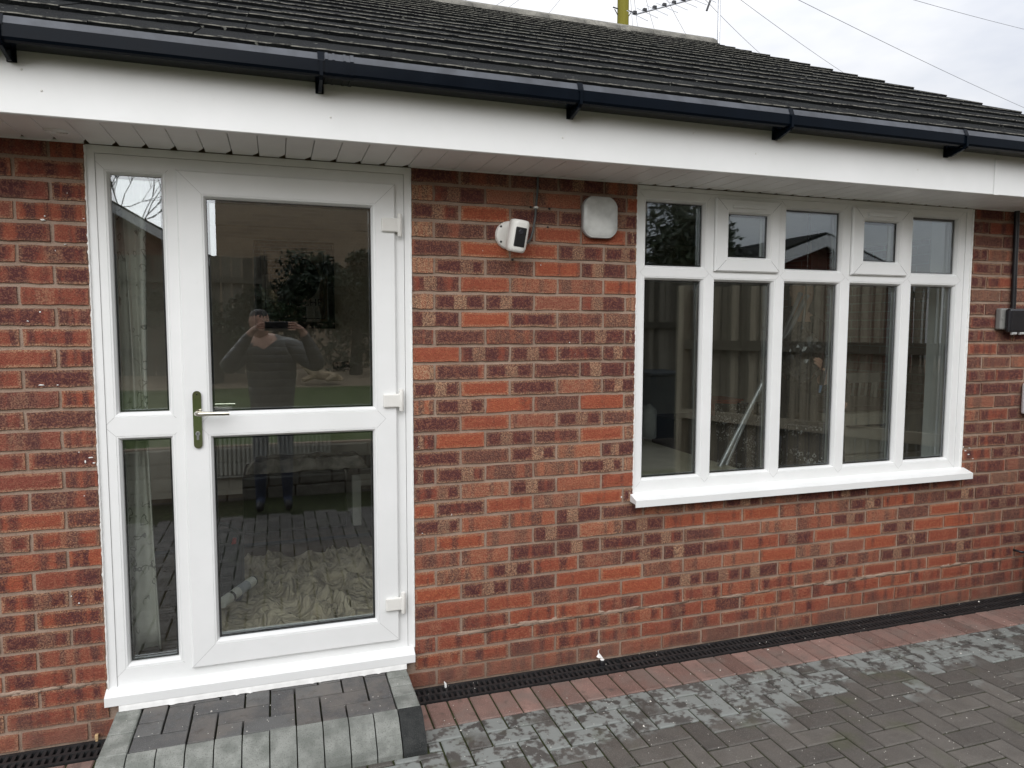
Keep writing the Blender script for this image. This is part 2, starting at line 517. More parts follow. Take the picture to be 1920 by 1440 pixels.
# ------------------------------------------------------------------ mesh helpers
class MB:
    def __init__(s):
        s.v, s.f, s.m, s.sm = [], [], [], []
        s.at = {}

    def add(s, vs, fs, mi=0, smooth=False):
        o = len(s.v)
        s.v += [tuple(v) for v in vs]
        for f in fs:
            s.f.append(tuple(i + o for i in f))
            s.m.append(mi)
            s.sm.append(smooth)
        return o

    def box(s, x0, x1, y0, y1, z0, z1, mi=0, bev=0.0):
        if bev <= 0:
            vs = [(x, y, z) for z in (z0, z1) for y in (y0, y1) for x in (x0, x1)]
            s.add(vs, [(0, 2, 3, 1), (4, 5, 7, 6), (0, 1, 5, 4), (2, 6, 7, 3), (0, 4, 6, 2), (1, 3, 7, 5)], mi)
            return
        bm = bmesh.new()
        bmesh.ops.create_cube(bm, size=1)
        for v in bm.verts:
            v.co = Vector(((x0 + x1) / 2 + v.co.x * (x1 - x0), (y0 + y1) / 2 + v.co.y * (y1 - y0), (z0 + z1) / 2 + v.co.z * (z1 - z0)))
        bmesh.ops.bevel(bm, geom=bm.edges[:], offset=bev, segments=2, affect='EDGES', profile=0.5)
        bm.verts.index_update()
        s.add([v.co[:] for v in bm.verts], [[v.index for v in f.verts] for f in bm.faces], mi)
        bm.free()

    def prism(s, poly, axis, a, b, mi=0, smooth=False, caps=True):
        """poly: 2-D points, extruded along axis 0/1/2 from a to b"""
        n = len(poly)

        def P(p, t):
            q = list(p)
            q.insert(axis, t)
            return q
        vs = [P(p, a) for p in poly] + [P(p, b) for p in poly]
        fs = [(i, (i + 1) % n, n + (i + 1) % n, n + i) for i in range(n)]
        s.add(vs, fs, mi, smooth)
        if caps:
            s.add([P(p, a) for p in poly], [tuple(range(n))][::1], mi)
            s.add([P(p, b) for p in poly], [tuple(range(n))[::-1]], mi)

    def tube(s, pts, rad, seg=10, mi=0, cap=True, smooth=True):
        pts = [Vector(p) for p in pts]
        n = len(pts)
        rs = rad if isinstance(rad, (list, tuple)) else [rad] * n
        up = None
        rings = []
        for i, p in enumerate(pts):
            t = (pts[min(i + 1, n - 1)] - pts[max(i - 1, 0)]).normalized()
            if up is None:
                up = Vector((0, 0, 1)) if abs(t.z) < 0.9 else Vector((1, 0, 0))
            a = t.cross(up).normalized()
            up = a.cross(t).normalized()
            rings.append([p + (a * math.cos(2 * math.pi * k / seg) + up * math.sin(2 * math.pi * k / seg)) * rs[i] for k in range(seg)])
        fs = []
        for i in range(n - 1):
            for k in range(seg):
                fs.append((i * seg + k, i * seg + (k + 1) % seg, (i + 1) * seg + (k + 1) % seg, (i + 1) * seg + k))
        s.add([v for r in rings for v in r], fs, mi, smooth)
        if cap:
            s.add(rings[0], [tuple(range(seg))[::-1]], mi)
            s.add(rings[-1], [tuple(range(seg))], mi)

    def lathe(s, prof, c, axis=2, seg=24, mi=0, smooth=True):
        """prof: (radius, height) pairs about an axis through c"""
        n = len(prof)
        vs = []
        for r, h in prof:
            for k in range(seg):
                a = 2 * math.pi * k / seg
                q = [r * math.cos(a), r * math.sin(a)]
                q.insert(axis, h)
                vs.append((q[0] + c[0], q[1] + c[1], q[2] + c[2]))
        fs = []
        for i in range(n - 1):
            for k in range(seg):
                fs.append((i * seg + k, i * seg + (k + 1) % seg, (i + 1) * seg + (k + 1) % seg, (i + 1) * seg + k))
        s.add(vs, fs, mi, smooth)
        s.add(vs[-seg:], [tuple(range(seg))], mi)
        s.add(vs[:seg], [tuple(range(seg))[::-1]], mi)

    def loft(s, rects, mi=0):
        """nested rectangles (x0,x1,z0,z1) at depth y, mitred at the corners"""
        vs = []
        for (x0, x1, z0, z1), y in rects:
            vs += [(x0, y, z0), (x1, y, z0), (x1, y, z1), (x0, y, z1)]
        fs = []
        for i in range(len(rects) - 1):
            for k in range(4):
                fs.append((i * 4 + k, i * 4 + (k + 1) % 4, i * 4 + 4 + (k + 1) % 4, i * 4 + 4 + k))
        s.add(vs, fs, mi)

    def mesh(s, name, mats):
        me = bpy.data.meshes.new(name)
        me.from_pydata(s.v, [], s.f)
        for m in (mats if isinstance(mats, (list, tuple)) else [mats]):
            me.materials.append(m)
        me.polygons.foreach_set('material_index', s.m)
        me.polygons.foreach_set('use_smooth', s.sm)
        for k, vals in s.at.items():
            a = me.attributes.new(k, 'FLOAT', 'POINT')
            a.data.foreach_set('value', vals)
        me.update()
        return me

    def build(s, name, mats, parent=None, org=None, fix=True):
        if org is not None:
            o = Vector(org)
            s.v = [tuple(Vector(v) - o) for v in s.v]
        me = s.mesh(name, mats)
        if fix:
            bm = bmesh.new()
            bm.from_mesh(me)
            bmesh.ops.recalc_face_normals(bm, faces=bm.faces)
            bm.to_mesh(me)
            bm.free()
        ob = bpy.data.objects.new(name, me)
        C.objects.link(ob)
        if org is not None:
            ob.location = org
        if parent is not None:
            attach(ob, parent)
        return ob


WLOC = {}


def attach(ob, parent):
    """parent without moving: roots and parts carry only translations"""
    pl = Vector((0, 0, 0))
    p = parent
    while p is not None:
        pl += p.location
        p = p.parent
    ob.parent = parent
    ob.location = Vector(ob.location) - pl


def tag(o, label, cat=None, group=None, kind=None):
    if label:
        o['label'] = label
    if cat:
        o['category'] = cat
    if group:
        o['group'] = group
    if kind:
        o['kind'] = kind
    return o


def empty(name, loc, label, cat, group=None):
    o = bpy.data.objects.new(name, None)
    C.objects.link(o)
    o.location = loc
    o.empty_display_size = 0.1
    return tag(o, label, cat, group)


def inset(r, d):
    return (r[0] + d, r[1] - d, r[2] + d, r[3] - d)


# ================================================================== the bungalow
house = empty('bungalow', (1.5, 0.1, 0), 'low red brick bungalow with dark tiled roof, black gutter and white door and window', 'house')
DX0, DX1, DZ0, DZ1 = -0.64, 0.543, 0.12, 2.235
WX0, WX1, WZ0, WZ1 = 1.595, 3.668, 0.765, 2.235
WALL_L, WALL_R = -3.2, 5.0
MB_ = MB()
my0, my1 = 0.0055, 0.24
MB_.box(WALL_L, DX0, my0, my1, -0.15, 2.45)
MB_.box(DX1, WX0, my0, my1, -0.15, 2.45)
MB_.box(WX1, WALL_R, my0, my1, -0.15, 2.45)
MB_.box(DX0, DX1, my0, my1, -0.15, DZ0)
MB_.box(WX0, WX1, my0, my1, -0.15, WZ0)
MB_.box(DX0, WX1, my0 + 0.03, my1, DZ1, 2.45)
wall = MB_.build('wall', MOR, house)
wall['label'] = 'rustic red and brown brick front wall with tan mortar'

# ---- bricks
COURSE, TOP0 = 0.075, 2.174


def brick_geo(mb, x0, x1, z0, z1, rnd, dark, gap, cream, bright):
    L, Hh = x1 - x0, z1 - z0
    nx, nz = 6, 3
    out = rnd.uniform(-0.0022, 0.0012)
    vs, bu, bvv = [], [], []
    tilt = rnd.uniform(-0.002, 0.002)
    for j in range(nz):
        for i in range(nx):
            u, w = i / (nx - 1), j / (nz - 1)
            edge = i in (0, nx - 1) or j in (0, nz - 1)
            x = x0 + L * u + (rnd.uniform(-1, 1) * 0.0018 if edge else rnd.uniform(-1, 1) * 0.003)
            z = z0 + Hh * w + tilt * (u - 0.5) + (rnd.uniform(-1, 1) * 0.0019 if edge else 0)
            y = out + (rnd.uniform(-0.0004, 0.0016) if edge else rnd.uniform(-0.0012, 0.0006))
            vs.append((x, y, z))
            bu.append(u - 0.5)
            bvv.append(w - 0.5)
    ring = [i for i in range(nx)] + [j * nx + nx - 1 for j in range(1, nz)] + [(nz - 1) * nx + i for i in range(nx - 2, -1, -1)] + [j * nx for j in range(nz - 2, 0, -1)]
    fs = [(j * nx + i, j * nx + i + 1, (j + 1) * nx + i + 1, (j + 1) * nx + i) for j in range(nz - 1) for i in range(nx - 1)]
    n0 = len(vs)
    for r in ring:
        x, y, z = vs[r]
        vs.append((x, 0.03, z))
        bu.append(bu[r])
        bvv.append(bvv[r])
    k = len(ring)
    for a in range(k):
        b = (a + 1) % k
        fs.append((ring[b], ring[a], n0 + a, n0 + b))
    mb.add(vs, fs, 0, False)
    sd = rnd.random()
    for nme, val in (('seed', sd), ('dark', dark), ('gap', gap), ('cream', cream), ('bright', bright)):
        mb.at.setdefault(nme, []).extend([val] * len(vs))
    mb.at.setdefault('bu', []).extend(bu)
    mb.at.setdefault('bv', []).extend(bvv)


def brick_spans(n):
    """clear brick runs of one course, as (x0, x1) after the openings are cut out"""
    z1 = TOP0 - COURSE * (n - 1)
    z0 = z1 - COURSE
    zm = (z0 + z1) / 2
    runs = []
    cuts = []
    if DZ0 - 0.02 < zm < DZ1:
        cuts.append((DX0, DX1))
    if WZ0 - 0.035 < zm < WZ1:
        cuts.append((WX0, WX1))
    x = WALL_L
    for a, b in cuts:
        runs.append((x, a))
        x = b
    runs.append((x, WALL_R))
    out = []
    for a, b in runs:
        left = b <= DX0 + 0.01
        ph = (-0.755 if left else 0.7516) + (0.1125 if (n % 2) else 0.0)
        k0 = math.floor((a - ph) / 0.225)
        xs = [ph + 0.225 * k for k in range(k0, k0 + 60)]
        for i in range(len(xs) - 1):
            p, q = max(xs[i], a), min(xs[i + 1], b)
            if q - p > 0.03:
                out.append((p + (0.006 if p == xs[i] else 0.003), q - (0.006 if q == xs[i + 1] else 0.003)))
    return out, z0 + 0.0072, z1 - 0.0072


cand = []
for n in range(0, 30):
    spans, z0, z1 = brick_spans(n)
    for (a, b) in spans:
        pr = [proj((x, 0, z)) for x in (a, b) for z in (z0, z1)]
        vis = any(p and -60 < p[0] < 1980 and -40 < p[1] < 1480 for p in pr)
        rnd = random.Random(int((a * 1000 + 5000) * 131 + n * 7919))
        t = rnd.random()
        dark, gap, cream, bright = 0.45, 0.0, 0.0, 0.35
        low = n >= 17
        if a < DX0:                                 # left of the door the wall is a plainer dark red
            dark = rnd.choice((0.42, 0.55, 0.7, 0.85))
            cream = rnd.choice((0, 0, 0, 0.1))
            gap = rnd.choice((0, 0, 0, 0.35))
            bright = rnd.choice((0.1, 0.3, 0.5)) if n < 18 else rnd.choice((0.3, 0.6, 0.8))
        elif t < (0.42 if not low else 0.30):       # dark ends with a pale stacking gap
            dark, gap, bright = rnd.uniform(0.85, 1.1), rnd.uniform(0.55, 1.0), 0.3
        elif t < (0.62 if not low else 0.52):       # dark all over
            dark, cream, bright = rnd.uniform(0.8, 1.05), rnd.choice((0, 0.08, 0.2)), 0.3
        elif t < (0.80 if not low else 0.80):       # orange red
            dark, bright = rnd.uniform(-0.1, 0.22), rnd.uniform(0.55, 1.0)
        else:                                       # speckled
            dark, cream, bright = rnd.uniform(0.3, 0.6), rnd.uniform(0.2, 0.5), rnd.uniform(0.2, 0.8)
        if DX1 <= a < DX1 + 0.02 and b - a < 0.15 and n in (1, 3, 5, 7, 11):
            dark, cream, bright = 0.4, 0.95, 0.6    # cream headers beside the door
        if b > WX0 - 0.02 and b < WX0 and n in (5, 7, 15, 17):
            dark, cream = 0.4, 0.7
        if n >= 26:
            dark, gap, cream, bright = rnd.uniform(0.15, 0.6), gap * 0.4, cream * 0.5, rnd.uniform(0.2, 0.7)
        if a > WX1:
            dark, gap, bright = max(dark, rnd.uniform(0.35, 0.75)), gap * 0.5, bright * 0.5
        ymid = sum((p[1] if p else 0) for p in pr) / 4
        cand.append((vis, pr[0][2] if pr[0] else 99, a, b, z0, z1, n, dark, gap, cream, bright))
seen = sorted([c for c in cand if c[0]], key=lambda c: (c[1] if (c[3] - c[2]) > 0.07 else c[1] + 3))
restb = MB()
for i, c in enumerate(seen + [c for c in cand if not c[0]]):
    vis, dz, a, b, z0, z1, n, dark, gap, cream, bright = c
    rnd = random.Random(i * 31 + 5)
    if i < 300 and vis:
        mb = MB()
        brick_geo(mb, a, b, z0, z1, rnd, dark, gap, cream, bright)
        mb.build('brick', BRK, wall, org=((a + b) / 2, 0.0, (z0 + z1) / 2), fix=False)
    else:
        brick_geo(restb, a, b, z0, z1, rnd, dark, gap, cream, bright)
rb = restb.build('brick_rest', BRK, wall, fix=False)
rb.name = 'farther_bricks'
rb['kind'] = 'stuff'

# mortar smears and paint splashes on the wall
sm = MB()
rnd = random.Random(3)


def blob(mb, x, z, w, h, y=-0.0028, n=14):
    pts = []
    for k in range(n):
        a = 2 * math.pi * k / n
        r = rnd.uniform(0.55, 1.0)
        pts.append((x + math.cos(a) * w * r, y + rnd.uniform(-0.001, 0.001), z + math.sin(a) * h * r))
    c = (x, y - 0.0006, z)
    mb.add([c] + pts + [(p[0], 0.02, p[2]) for p in pts],
           [(0, 1 + (k + 1) % n, 1 + k) for k in range(n)] + [(1 + k, 1 + (k + 1) % n, n + 1 + (k + 1) % n, n + 1 + k) for k in range(n)], 0, True)


zj = TOP0 - COURSE * 26
for k in range(44):
    x = rnd.uniform(0.60, 1.9) if k < 20 else rnd.uniform(2.0, 4.1)
    blob(sm, x, zj + rnd.uniform(-0.006, 0.006), rnd.uniform(0.05, 0.14), rnd.uniform(0.009, 0.014), 0.0005, 22)
for k in range(8):
    blob(sm, rnd.uniform(-1.0, -0.72), TOP0 - COURSE * 26 + rnd.uniform(-0.006, 0.006), rnd.uniform(0.03, 0.07), rnd.uniform(0.008, 0.012), 0.0005, 18)
smo = sm.build('mortar_smear', MOR, wall)
smo['kind'] = 'stuff'
sp = MB()
for (px, py, w, h) in [(80, 412, .014, .006), (84, 405, .006, .004), (75, 585, .008, .005), (52, 602, .008, .006), (78, 722, .020, .004), (108, 722, .006, .003),
                       (170, 858, .016, .004), (160, 866, .006, .010), (176, 868, .008, .004), (148, 848, .004, .003), (134, 1118, .004, .003), (148, 1131, .006, .004),
                       (158, 930, .004, .003), (95, 745, .003, .003), (126, 362, .002, .006), (157, 410, .006, .003), (122, 458, .007, .003), (104, 470, .004, .005),
                       (797, 820, .016, .002), (800, 830, .002, .010), (784, 838, .014, .002), (1078, 664, .004, .004), (1068, 642, .003, .005), (1014, 497, .003, .006),
                       (847, 965, .002, .008), (792, 1000, .004, .002), (1180, 925, .007, .007), (1165, 932, .006, .008), (1810, 845, .012, .006), (1816, 852, .016, .005),
                       (1824, 860, .008, .004), (1806, 838, .006, .010), (1818, 840, .010, .003), (1838, 880, .006, .003), (905, 470, .002, .004)]:
    p = pixY(px, py)
    blob(sp, p.x, p.z, w * .6, h * .7, -0.0012, 12)
spo = sp.build('paint_splash', SIL, wall)
spo['kind'] = 'stuff'

# ------------------------------------------------------------------ frames
YF = 0.009          # face of the outer frame, just behind the brick face
YG = YF + 0.024     # outer face of the glass


def pane(parent, g, y=YG):
    mb = MB()
    x0, x1, z0, z1 = g
    e = 0.004
    x0, x1, z0, z1 = x0 - e, x1 + e, z0 - e, z1 + e
    mb.add([(x0, y, z0), (x1, y, z0), (x1, y, z1), (x0, y, z1)], [(0, 1, 2, 3)], 0)
    mb.add([(x0, y + .02, z0), (x1, y + .02, z0), (x1, y + .02, z1), (x0, y + .02, z1)], [(3, 2, 1, 0)], 0)
    w = 0.011                                           # spacer bar round the sealed unit
    mb.loft([((x0, x1, z0, z1), y + .003), (inset((x0, x1, z0, z1), w), y + .003)], 1)
    mb.loft([(inset((x0, x1, z0, z1), w), y + .003), (inset((x0, x1, z0, z1), w), y + .017)], 2)
    mb.loft([((x0, x1, z0, z1), y + .0005), ((x0, x1, z0, z1), y + .0195)], 1)
    return mb.build('pane', [GLASS, SPACER, ALU], parent, fix=False)


def fixed_cell(mb, cell, g, y=YF):
    e = lambda d: inset(g, -d)
    mb.loft([(cell, y), (e(.0165), y), (e(.0155), y + .0022), (e(.0142), y + .0006), (e(.009), y + .0015), (e(.0015), y + .014), (e(0), y + .020)], 0)
    mb.loft([(e(0), y + .020), (e(-.0012), YG + .001)], 1)
    mb.loft([(e(-.0005), YG + .0215), (e(.002), y + .06), (cell, y + .06)], 0)


def sash(mb, o, g, y=YF, proud=0.017):
    f = y - proud
    e = lambda d: inset(g, -d)
    mb.loft([(inset(o, .006), y + .02), (inset(o, .004), y - .0005), (o, y - .002), (o, f + .006), (inset(o, .006), f), (e(.0165), f), (e(.0155), f + .0022), (e(.0142), f + .0006),
             (e(.009), f + .0015), (e(.0015), f + .014), (e(0), f + .022)], 0)
    mb.loft([(e(0), f + .022), (e(-.0012), f + .0255)], 1)
    mb.loft([(e(-.0005), f + .046), (e(.002), y + .06), (inset(o, .006), y + .06)], 0)
    return f + .025


def seam(mb, a, b, y, mi, w=0.0011):
    a, b = Vector((a[0], 0, a[1])), Vector((b[0], 0, b[1]))
    t = (b - a).normalized()
    n = Vector((-t.z, 0, t.x)) * w / 2
    vs = [a - n, b - n, b + n, a + n]
    mb.add([(v.x, y - .0004, v.z) for v in vs], [(0, 1, 2, 3)], mi)


def mitres(mb, o, g, y, mi, which='0123', d=.0165):
    e = inset(g, -d)
    oc = [(o[0], o[2]), (o[1], o[2]), (o[1], o[3]), (o[0], o[3])]
    ec = [(e[0], e[2]), (e[1], e[2]), (e[1], e[3]), (e[0], e[3])]
    for k in which:
        k = int(k)
        a, b = Vector(oc[k]), Vector(ec[k])
        # mitres run at 45 degrees from the inner corner
        sx = -1 if oc[k][0] < ec[k][0] else 1
        sz = -1 if oc[k][1] < ec[k][1] else 1
        m = min(abs(a.x - b.x), abs(a.y - b.y))
        seam(mb, ec[k], (ec[k][0] + sx * m, ec[k][1] + sz * m), y, mi)


def strip(mb, x0, x1, z0, z1, y, dpt=.05, mi=0):
    mb.box(x0, x1, y, y + dpt, z0, z1, mi)


# ---- door set
dm = MB()
cells = [((-.610, -.371, 1.2005, 2.205), (-.567, -.397, 1.253, 2.135)), ((-.610, -.371, .192, 1.2005), (-.564, -.394, .276, 1.148))]
for c, g in cells:
    fixed_cell(dm, c, g)
    mitres(dm, c, g, YF, 1)
SX = (-.344, .477, .231, 2.163)
dm.loft([((-.371, .514, .192, 2.205), YF), (SX, YF), (SX, YF + .05)], 0)
strip(dm, DX0, -.6115, .17, 2.234, YF - .004)
strip(dm, .5155, DX1, .17, 2.234, YF - .004)
strip(dm, -.6115, .5155, 2.2065, 2.234, YF - .003)
seam(dm, (-.6108, .19), (-.6108, 2.205), YF, 1, .0014)
dfr = dm.build('door_frame', [UP, WELD], house, fix=False)
dfr['label'] = 'white plastic frame round the glazed door and its side panes'
for c, g in cells:
    pane(dfr, g)
cs = MB()
cs.prism([(YF + .04, .192), (YF - .004, .192), (-.034, .178), (-.041, .174), (-.041, .140), (-.036, .138), (-.036, .150), (YF, .150), (YF + .04, .150)], 0, -.648, .5375)
cs.build('door_sill', UP, dfr)
lm = MB()
G1, G2 = (-.241, .378, 1.247, 2.062), (-.241, .376, .336, 1.144)
mid = 1.1955
o1, o2 = (SX[0], SX[1], mid, SX[3]), (SX[0], SX[1], SX[2], mid)
f = YF - .017


def leaf_part(mb, o, g):
    e = lambda d: inset(g, -d)
    mb.loft([(o, f), (e(.0165), f), (e(.0155), f + .0022), (e(.0142), f + .0006), (e(.009), f + .0015), (e(.0015), f + .014), (e(0), f + .022)], 0)
    mb.loft([(e(0), f + .022), (e(-.0012), f + .0255)], 2)
    mb.loft([(e(-.0005), f + .046), (e(.002), YF + .06), (o, YF + .06)], 0)


si = inset(SX, .006)
leaf_part(lm, (si[0], si[1], mid, si[3]), G1)
leaf_part(lm, (si[0], si[1], si[2], mid), G2)
lm.loft([(inset(SX, .008), YF + .06), (inset(SX, .004), YF - .0005), (SX, YF - .002), (SX, f + .006), (si, f)], 0)
mitres(lm, SX, G1, f, 1, '23')
mitres(lm, SX, G2, f, 1, '01')
for g, k in ((G1, '01'), (G2, '23')):
    oo = (SX[0], SX[1], mid, SX[3]) if g is G1 else (SX[0], SX[1], SX[2], mid)
    mitres(lm, oo, g, f, 1, k)
door = lm.build('door', [UP, WELD, GASK], house, fix=False)
door['label'] = 'white plastic door with two large panes and a mid rail'
pane(door, G1, f + .025)
pane(door, G2, f + .025)
for hz in (1.996, 1.272, .398):
    hb = MB()
    hb.box(.418, .486, f - .013, f - .0005, hz - .029, hz + .027, 0, .005)
    hb.lathe([(.0085, -.046), (.0095, -.043), (.0095, .043), (.0085, .046)], (.493, f - .006, hz), 2, 14)
    hb.box(.480, .502, f - .013, f + .012, hz - .030, hz + .028, 0, .003)
    hb.build('hinge', WHITE, door)
hd = MB()
hx = -.2945
arc = [(hx + .0155 * math.cos(a), 1.316 + .0155 * math.sin(a)) for a in np.linspace(0, math.pi, 9)] + \
      [(hx - .0155 * math.cos(a), 1.124 - .0155 * math.sin(a)) for a in np.linspace(0, math.pi, 9)]
hd.prism(arc, 1, f - .0075, f, 0)
hd.lathe([(.0105, -.018), (.0105, .0)], (hx, f - .0075, 1.247), 1, 16)
hd.tube([(hx, f - .010, 1.247), (hx, f - .040, 1.247), (hx + .006, f - .050, 1.247), (hx + .016, f - .0545, 1.247), (hx + .06, f - .056, 1.2465), (hx + .118, f - .054, 1.2455)],
        [.0085, .0085, .009, .0095, .0085, .008], 14)
han = hd.build('handle', STEEL, door)
han['label'] = 'polished metal lever handle on a long backplate'
kb = MB()
kb.lathe([(.0085, -.004), (.0085, 0)], (hx, f - .0076, 1.166), 1, 16)
kb.box(hx - .0042, hx + .0042, f - .0112, f - .0076, 1.142, 1.162, 0, .001)
kb.box(hx - .0012, hx + .0012, f - .0122, f - .0112, 1.162, 1.171, 1)
kb.lathe([(.003, -.0015), (.003, 0)], (hx, f - .0076, 1.318), 1, 10, 1)
kb.build('lock_cylinder', [ALU, BLK], door)
ih = MB()
ih.tube([(hx, .07, 1.262), (hx, .115, 1.262), (hx + .02, .125, 1.262), (hx + .13, .125, 1.262)], .0095, 12)
ih.build('inside_handle', STEEL, door)

# ---- window
wm = MB()
cx = [1.612, 1.990, 2.399, 2.811, 3.221, 3.625]
zt = 1.838
up_g = [(1.650, 1.957, 1.870, 2.165), None, (2.438, 2.774, 1.874, 2.169), None, (3.258, 3.568, 1.877, 2.174)]
lo_g = [(1.650, 1.953, .858, 1.803), (2.028, 2.360, .856, 1.803), (2.438, 2.771, .855, 1.804), (2.849, 3.180, .853, 1.805), (3.262, 3.567, .852, 1.806)]
sash_r = {1: ((2.013, 2.411 - .034, 1.850, 2.197), (2.091, 2.335 - .03, 1.922, 2.127)), 3: ((2.835, 3.226 - .03, 1.854, 2.199), (2.915, 3.157 - .026, 1.928, 2.131))}
sash_r[1] = ((2.013, 2.384, 1.850, 2.197), (2.091, 2.318, 1.922, 2.127))
sash_r[3] = ((2.835, 3.205, 1.854, 2.199), (2.915, 3.139, 1.928, 2.131))
ZB, ZT = .793, 2.214
for i in range(5):
    lc = (cx[i], cx[i + 1], ZB, zt)
    uc = (cx[i], cx[i + 1], zt, ZT)
    fixed_cell(wm, lc, lo_g[i])
    mitres(wm, lc, lo_g[i], YF, 1)
    if up_g[i]:
        fixed_cell(wm, uc, up_g[i])
        mitres(wm, uc, up_g[i], YF, 1)
    else:
        wm.loft([(uc, YF), (sash_r[i][0], YF), (sash_r[i][0], YF + .05)], 0)
strip(wm, WX0, cx[0] - .001, .775, 2.234, YF - .003)
strip(wm, cx[5] + .001, WX1, .775, 2.234, YF - .004)
strip(wm, cx[0] - .001, cx[5] + .001, ZT + .001, 2.234, YF - .002)
win = wm.build('window', [UP, WELD], house, fix=False)
win['label'] = 'wide white plastic window of ten panes, two of them top vents'
for i in range(5):
    pane(win, lo_g[i])
    if up_g[i]:
        pane(win, up_g[i])
for i in (1, 3):
    sb = MB()
    o, g = sash_r[i]
    yg = sash(sb, o, g)
    mitres(sb, o, g, YF - .017, 1)
    sv = sb.build('vent_sash', [UP, GASK], win, fix=False)
    pane(win, g, yg)
    tv = MB()
    cxm = (o[0] + o[1]) / 2
    tv.box(cxm - .095, cxm + .095, YF - .028, YF - .017, o[3] - .044, o[3] - .026, 0, .003)
    tv.box(cxm - .090, cxm + .090, YF - .031, YF - .0275, o[3] - .041, o[3] - .037, 0, .001)
    tv.build('trickle_vent', UP, win)
sb = MB()
sb.prism([(YF + .05, .793), (YF - .003, .793), (-.050, .774), (-.060, .770), (-.060, .738), (-.053, .736), (-.053, .752), (YF, .755), (YF + .05, .755)], 0, 1.578, 3.690)
sb.build('window_sill', UP, win)

# silicone beads along the frames
def bead_line(p, q, w0, w1, y=-.0035, seed=0):
    bead = MB()
    rr = random.Random(seed)
    p, q = Vector(p), Vector(q)
    n = max(6, int((q - p).length / 0.010))
    t = (q - p).normalized()
    nn = Vector((-t.z, 0, t.x))
    vs = []
    for i in range(n + 1):
        c = p.lerp(q, i / n)
        w = rr.uniform(w0, w1) * (1.6 if rr.random() < 0.07 else 1)
        wb = rr.uniform(w0, w1) * 0.7
        a, m, b = c + nn * w, c, c - nn * wb
        vs += [(a.x, .010, a.z), (a.x, y + .003, a.z), (m.x, y - .001 + rr.uniform(-.0008, .0008), m.z), (b.x, y + .003, b.z), (b.x, .010, b.z)]
    fs = [(i * 5 + k, i * 5 + k + 1, i * 5 + k + 6, i * 5 + k + 5) for i in range(n) for k in range(4)]
    bead.add(vs, fs, 0, True)
    return bead.build('sealant_bead', SIL, house, fix=False)


bead_line((DX0, 0, .19), (DX0, 0, 2.23), .002, .0045, seed=1)
bead_line((DX1, 0, .19), (DX1, 0, 2.23), .0015, .0035, seed=2)
bead_line((WX0, 0, .79), (WX0, 0, 2.23), .002, .005, seed=3)
bead_line((WX1, 0, .79), (WX1, 0, 2.23), .002, .006, seed=4)
bd2 = MB()
rr = random.Random(9)
vs = []
n = 110
for i in range(n + 1):
    x = -.60 + 1.10 * i / n
    b = rr.uniform(.0, .0022) + (rr.uniform(.003, .008) if rr.random() < .06 else 0)
    vs += [(x, -.037, .141), (x, -.039, .139), (x, -.040 - b * .3, .128), (x, -.042 - b, .1165)]
bd2.add(vs, [(i * 4 + k, i * 4 + k + 1, i * 4 + k + 5, i * 4 + k + 4) for i in range(n) for k in range(3)], 0, True)
bd2.build('sealant_bead', SIL, house)

# ------------------------------------------------------------------ eaves
FY = -.345
EX0, EX1 = -3.2, 5.05
fm = MB()
fm.prism([(FY, 2.236), (FY + .004, 2.233), (FY + .014, 2.233), (FY + .014, 2.44), (FY, 2.44)], 0, EX0, 3.358)
fm.prism([(FY, 2.236), (FY + .004, 2.233), (FY + .014, 2.233), (FY + .014, 2.44), (FY, 2.44)], 0, 3.3595, EX1)
fas = fm.build('fascia', UP, house)
jt = MB()
jt.box(3.362, 3.392, FY - .004, FY - .0005, 2.232, 2.405, 0, .0015)
jt.build('joint_cover', UP, fas)
for (px, py) in [(78, 170), (620, 220), (1055, 258), (1417, 288), (1721, 318), (1870, 332), (40, 130), (1300, 250)]:
    p = pixY(px, py, FY)
    nb = MB()
    nb.lathe([(.001, -.0022), (.0032, -.0016), (.0038, 0)], (p.x, FY - .0002, p.z), 1, 10)
    nb.build('nail_cap', WHITE, fas)
sf = MB()
sf.box(EX0, EX1, FY + .016, -.001, 2.262, 2.275)
soff = sf.build('soffit', BLK, house)
soff['label'] = 'white plastic soffit boards under the eaves'
k = 0
x = -.626 - .0965 * 6
while x < EX1 - .1:
    bb = MB()
    x0, x1 = x, x + .0965
    yw, yf = .008, FY + .0155
    zb, zt_ = 2.2365, 2.246
    # board with v-grooved long edges and a notch left at the wall end
    bot = [(x0 + .0022, yf), (x1 - .0022, yf), (x1 - .0022, yw - .056), (x1 - .022, yw - .012), (x1 - .022, yw - .004), (x0 + .0022, yw - .004)]
    top = [(x0, yf), (x1, yf), (x1, yw - .056), (x1 - .022, yw - .012), (x1 - .022, yw - .004), (x0, yw - .004)]
    n6 = len(bot)
    bb.add([(p[0], p[1], zb) for p in bot] + [(p[0], p[1], zt_) for p in top], [tuple(range(n6))] + [(i, (i + 1) % n6, n6 + (i + 1) % n6, n6 + i) for i in range(n6)] + [tuple(range(n6, 2 * n6))[::-1]])
    if k == 0:
        pass
    bb.build('soffit_board', UPS, soff, org=((x0 + x1) / 2, FY / 2, zb))
    x += .0965
    k += 1
tr = MB()
tr.box(EX0, DX0 - .001, -.008, -.0015, 2.2335, 2.2425, 0, .001)
tr.box(DX1 + .001, WX0 - .001, -.008, -.0015, 2.2335, 2.2425, 0, .001)
tr.box(WX1 + .001, EX1, -.008, -.0015, 2.2335, 2.2425, 0, .001)
tr.box(EX0, EX1, FY + .0145, FY + .026, 2.2325, 2.2365, 0, .001)
tr.build('edge_trim', UPS, soff)
vt = MB()
vp = pixZ(105, 246, 2.236)
